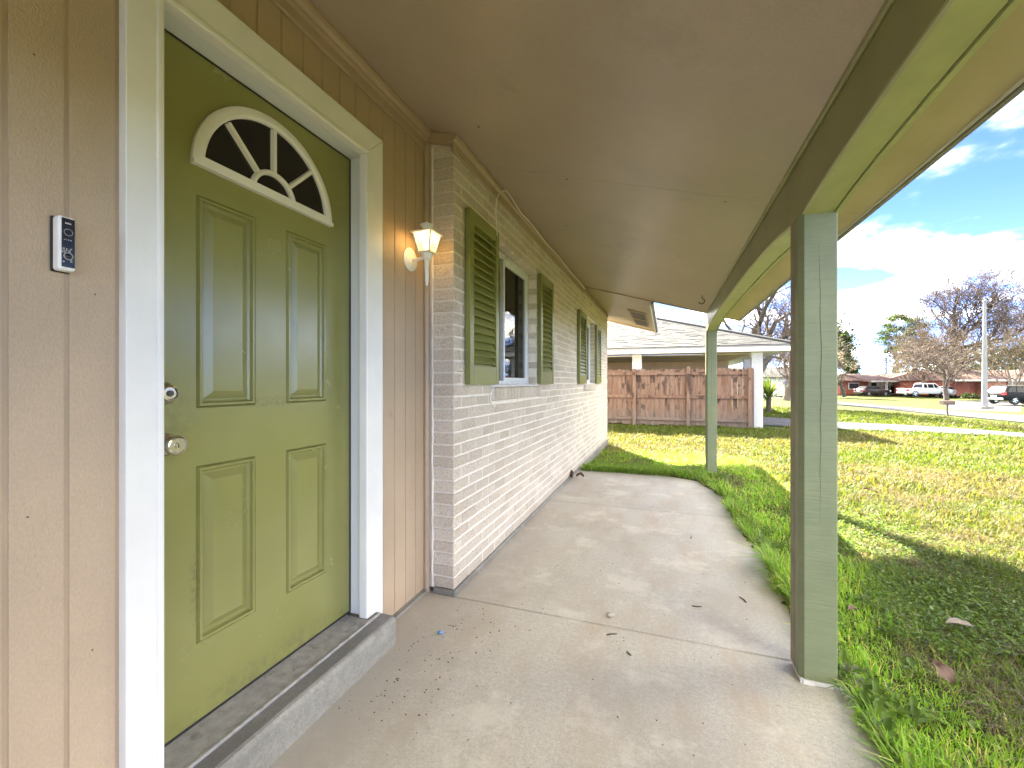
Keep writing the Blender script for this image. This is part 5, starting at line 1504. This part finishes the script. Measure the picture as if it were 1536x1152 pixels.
# vehicles: profile along x (front = +x), built round a centre at ground level
def vehicle(name, label, cat, loc, rot, paint_, prof, cabin, half, wheels, wr, wins, tail_z, head_z, clad=False):
    root = thing(name, label, cat, loc, rot)
    me_ = MB().prism(prof, 1, -half, half)
    body = me_.build('body', paint_, root, True, smooth=True, bevel=0.05, seg=2)
    cb_, ct_ = cabin              # bottom (x0,x1,z), top (x0,x1,z)
    hb0, hb1 = half - 0.05, half - 0.26
    MB().hexa([(cb_[0], -hb0, cb_[2]), (cb_[1], -hb0, cb_[2]), (cb_[1], hb0, cb_[2]), (cb_[0], hb0, cb_[2])],
              [(ct_[0], -hb1, ct_[2]), (ct_[1], -hb1, ct_[2]), (ct_[1], hb1, ct_[2]), (ct_[0], hb1, ct_[2])]).build('cabin', paint_, root, True, smooth=True, bevel=0.04, seg=2)
    def side(x, t, s):             # point on the cabin's side
        z = cb_[2] + (ct_[2] - cb_[2]) * t
        return (x, s * (hb0 + (hb1 - hb0) * t + 0.012), z)
    for s in (-1, 1):
        for (xa, xb, xc, xd) in wins:       # bottom left, bottom right, top right, top left
            q = [side(xa, 0.14, s), side(xb, 0.14, s), side(xc, 0.84, s), side(xd, 0.84, s)]
            q2 = [(p[0], p[1] - s * 0.02, p[2]) for p in q]
            MB().hexa(q, q2).build('side_window', M['car_glass'], root, True)
    for (xb_, xt_, sg) in ((cb_[0], ct_[0], -1), (cb_[1], ct_[1], 1)):
        def en(t, y): return (xb_ + (xt_ - xb_) * t + sg * 0.012, y * (hb0 + (hb1 - hb0) * t - 0.12), cb_[2] + (ct_[2] - cb_[2]) * t)
        q = [en(0.12, -1), en(0.12, 1), en(0.86, 1), en(0.86, -1)]
        MB().hexa(q, [(p[0] - sg * 0.02, p[1], p[2]) for p in q]).build('windscreen' if sg > 0 else 'rear_window', M['car_glass'], root, True)
    for x in wheels:
        for s in (-1, 1):
            w_ = empty('wheel', (x, s * (half - 0.12), wr)); w_.parent = root
            WM[w_.name] = WM[root.name] @ Matrix.Translation((x, s * (half - 0.12), wr))
            MB().lathe((0, -0.12, 0), 1, [(0, wr * 0.62), (0, wr * 0.95), (0.03, wr), (0.21, wr), (0.24, wr * 0.95), (0.24, wr * 0.62)], 22).build('tyre', M['tyre'], w_, True, smooth=True)
            rm = MB().lathe((0, -0.125, 0), 1, [(0, wr * 0.62), (0.25, wr * 0.62)], 18)
            rm.build('rim', M['rim'], w_, True)
            sp = MB()
            for k in range(5):
                a = k * 2 * math.pi / 5
                u, v = Vector((math.cos(a), 0, math.sin(a))), Vector((-math.sin(a), 0, math.cos(a)))
                y_ = s * 0.128
                sp.hexa([u * wr * 0.16 + v * wr * 0.1 + Vector((0, y_, 0)), u * wr * 0.55 + v * wr * 0.16 + Vector((0, y_, 0)), u * wr * 0.55 + v * wr * 0.42 + Vector((0, y_, 0)), u * wr * 0.16 + v * wr * 0.24 + Vector((0, y_, 0))],
                        [u * wr * 0.16 + v * wr * 0.1 + Vector((0, y_ - s * 0.004, 0)), u * wr * 0.55 + v * wr * 0.16 + Vector((0, y_ - s * 0.004, 0)), u * wr * 0.55 + v * wr * 0.42 + Vector((0, y_ - s * 0.004, 0)), u * wr * 0.16 + v * wr * 0.24 + Vector((0, y_ - s * 0.004, 0))])
            sp.build('rim_gap', M['tyre'], w_, True)
            # dark wheel opening
            MB().lathe((x, s * (half - 0.035) - 0.02 * (s < 0) + 0, wr * 1.04), 1, [(0, wr * 1.18), (0.04, wr * 1.18)] if s > 0 else [(0, wr * 1.18), (0.018, wr * 1.18)], 20).build('wheel_arch', M['black_dull'], root, True)
    x0, x1 = min(p[0] for p in prof), max(p[0] for p in prof)
    for s in (-1, 1):
        ya, yb = sorted((s * (half - 0.03), s * (half - 0.30)))
        MB().box(x0 - 0.02, x0 + 0.22, ya + (-0.035 if s < 0 else 0), yb + (0.035 if s > 0 else 0), tail_z, tail_z + 0.32).build('tail_light', M['tail'], root, True, bevel=0.02)
        MB().box(x1 - 0.25, x1 + 0.015, ya + (-0.02 if s < 0 else 0), yb + (0.02 if s > 0 else 0), head_z, head_z + 0.17).build('head_light', M['head'], root, True, bevel=0.02)
    MB().box(x0 - 0.07, x0 + 0.05, -half + 0.08, half - 0.08, 0.42, 0.62).build('bumper', M['alu'] if clad else M['black_dull'], root, True, bevel=0.03)
    MB().box(x0 - 0.025, x0 + 0.01, -0.26, 0.26, 0.72, 0.86).build('number_plate', M['head'], root, True)
    return root
# white crew-cab pickup: bed on the left, cab in the middle
pk = vehicle('pickup_truck', 'white crew cab pickup truck parked across the road behind bare tree', 'truck', (35.3, 78.5, -0.90), FACE - 0.10, M['car_white'],
        [(-2.95, 0.55), (-2.95, 1.12), (-2.85, 1.17), (-0.75, 1.17), (1.55, 1.17), (2.55, 1.10), (2.92, 1.0), (2.98, 0.5), (2.6, 0.42), (-2.6, 0.42)],
        ((-0.85, 1.75, 1.15), (-0.65, 0.95, 1.92)), 1.0, (-1.85, 1.85), 0.41,
        [(-0.70, -0.22, -0.22, -0.58), (-0.12, 0.62, 0.56, -0.12), (0.72, 1.45, 0.88, 0.66)], 0.78, 0.78, True)
MB().box(-2.75, -0.95, -0.78, 0.78, 1.171, 1.175).build('bed', M['black_dull'], pk, True)
MB().box(0.95, 1.13, -1.12, -0.98, 1.16, 1.34).build('mirror', M['car_white'], pk, True, bevel=0.02)
vehicle('crossover_car', 'dark plum hatchback car parked at the cream house porch', 'car', (30.5, 82.0, -0.95), FACE + 0.08, M['car_plum'],
        [(-2.25, 0.42), (-2.3, 0.75), (-2.2, 0.98), (-1.5, 1.02), (0.95, 0.98), (1.95, 0.84), (2.25, 0.62), (2.25, 0.32), (1.9, 0.24), (-1.95, 0.24)],
        ((-2.1, 1.15, 0.96), (-1.45, 0.35, 1.50)), 0.9, (-1.38, 1.38), 0.33,
        [(-1.75, -1.05, -0.95, -1.35), (-0.95, -0.08, -0.08, -0.85), (0.0, 0.88, 0.30, 0.0)], 0.72, 0.62)
vehicle('suv', 'black suv with roof rails parked on grass beside the light pole', 'suv', (32.9, 56.6, -0.98), FACE - 0.04, M['car_black'],
        [(-2.35, 0.5), (-2.42, 0.85), (-2.35, 1.12), (-1.6, 1.16), (1.1, 1.12), (2.1, 1.0), (2.4, 0.8), (2.4, 0.42), (2.1, 0.34), (-2.1, 0.36)],
        ((-2.32, 1.35, 1.10), (-1.85, 0.45, 1.76)), 0.96, (-1.42, 1.45), 0.39,
        [(-2.0, -1.25, -1.15, -1.72), (-1.15, -0.18, -0.18, -1.05), (-0.08, 0.95, 0.36, -0.08)], 0.90, 0.78, True)
vehicle('silver_car', 'silver car mostly hidden behind the trunk of small bare tree', 'car', (38.3, 79.8, -0.88), FACE + 0.5, M['car_silver'],
        [(-2.25, 0.42), (-2.3, 0.75), (-2.2, 0.96), (-1.5, 1.0), (0.95, 0.96), (1.95, 0.84), (2.25, 0.62), (2.25, 0.32), (1.9, 0.24), (-1.95, 0.24)],
        ((-1.9, 1.15, 0.94), (-1.2, 0.35, 1.45)), 0.9, (-1.38, 1.38), 0.33,
        [(-1.5, -0.95, -0.85, -1.1), (-0.85, -0.08, -0.08, -0.75), (0.0, 0.88, 0.30, 0.0)], 0.72, 0.62)
sroot = bpy.data.objects['suv']
for s in (-1, 1): MB().tube([(-1.7, s * 0.62, 1.79), (-1.6, s * 0.62, 1.83), (0.2, s * 0.62, 1.83), (0.35, s * 0.62, 1.78)], 0.025, 6).build('roof_rail', M['alu'], sroot, True)

lp = thing('light_pole', 'tall pale concrete light pole standing on the far lawn', 'pole', (25.8, 48.2, -0.93))
MB().tube([(0, 0, -0.2), (0, 0, 9.0)], [0.21, 0.10], 12).build('pole_shaft', M['pole'], lp, True, smooth=True)
MB().box(-0.42, 0.42, -0.40, 0.40, -0.12, 0.03).build('pole_foot', M['stoop'], lp, True, bevel=0.02)
MB().lathe((0, 0, 9.0), 2, [(0, 0.13), (0.10, 0.14), (0.16, 0.08), (0.2, 0.0)], 12).build('pole_cap', M['pole'], lp, True)
mb = thing('mailbox', 'dark rusty mailbox on a thin leaning post near the road', 'mailbox', (14.45, 29.9, G(14.45, 29.9)), FACE)
MB().tube([(0.05, 0, -0.1), (0.0, 0, 0.35), (0.02, 0, 0.62)], 0.035, 8).build('mailbox_post', M['bark'], mb, True)
MB().prism([(-0.12, 0.62), (0.12, 0.62), (0.12, 0.74), (0.085, 0.81), (0, 0.84), (-0.085, 0.81), (-0.12, 0.74)], 0, -0.31, 0.31).build('mailbox_body', M['rust'], mb, True, bevel=0.006)
MB().box(0.312, 0.325, -0.11, 0.11, 0.63, 0.8).build('mailbox_door', M['dark_metal'], mb, True)
MB().box(-0.33, 0.33, -0.13, 0.13, 0.605, 0.619).build('mailbox_board', M['bark'], mb, True)
up_ = thing('utility_pole', 'thin wooden utility pole far behind the brown roof', 'pole', (42.5, 108.0, -0.95))
MB().tube([(0, 0, -0.2), (0, 0, 7.2)], [0.17, 0.12], 8).build('pole_shaft', M['bark'], up_, True)
MB().box(-0.9, 0.9, -0.06, 0.06, 6.6, 6.75).build('crossarm', M['bark'], up_, True)
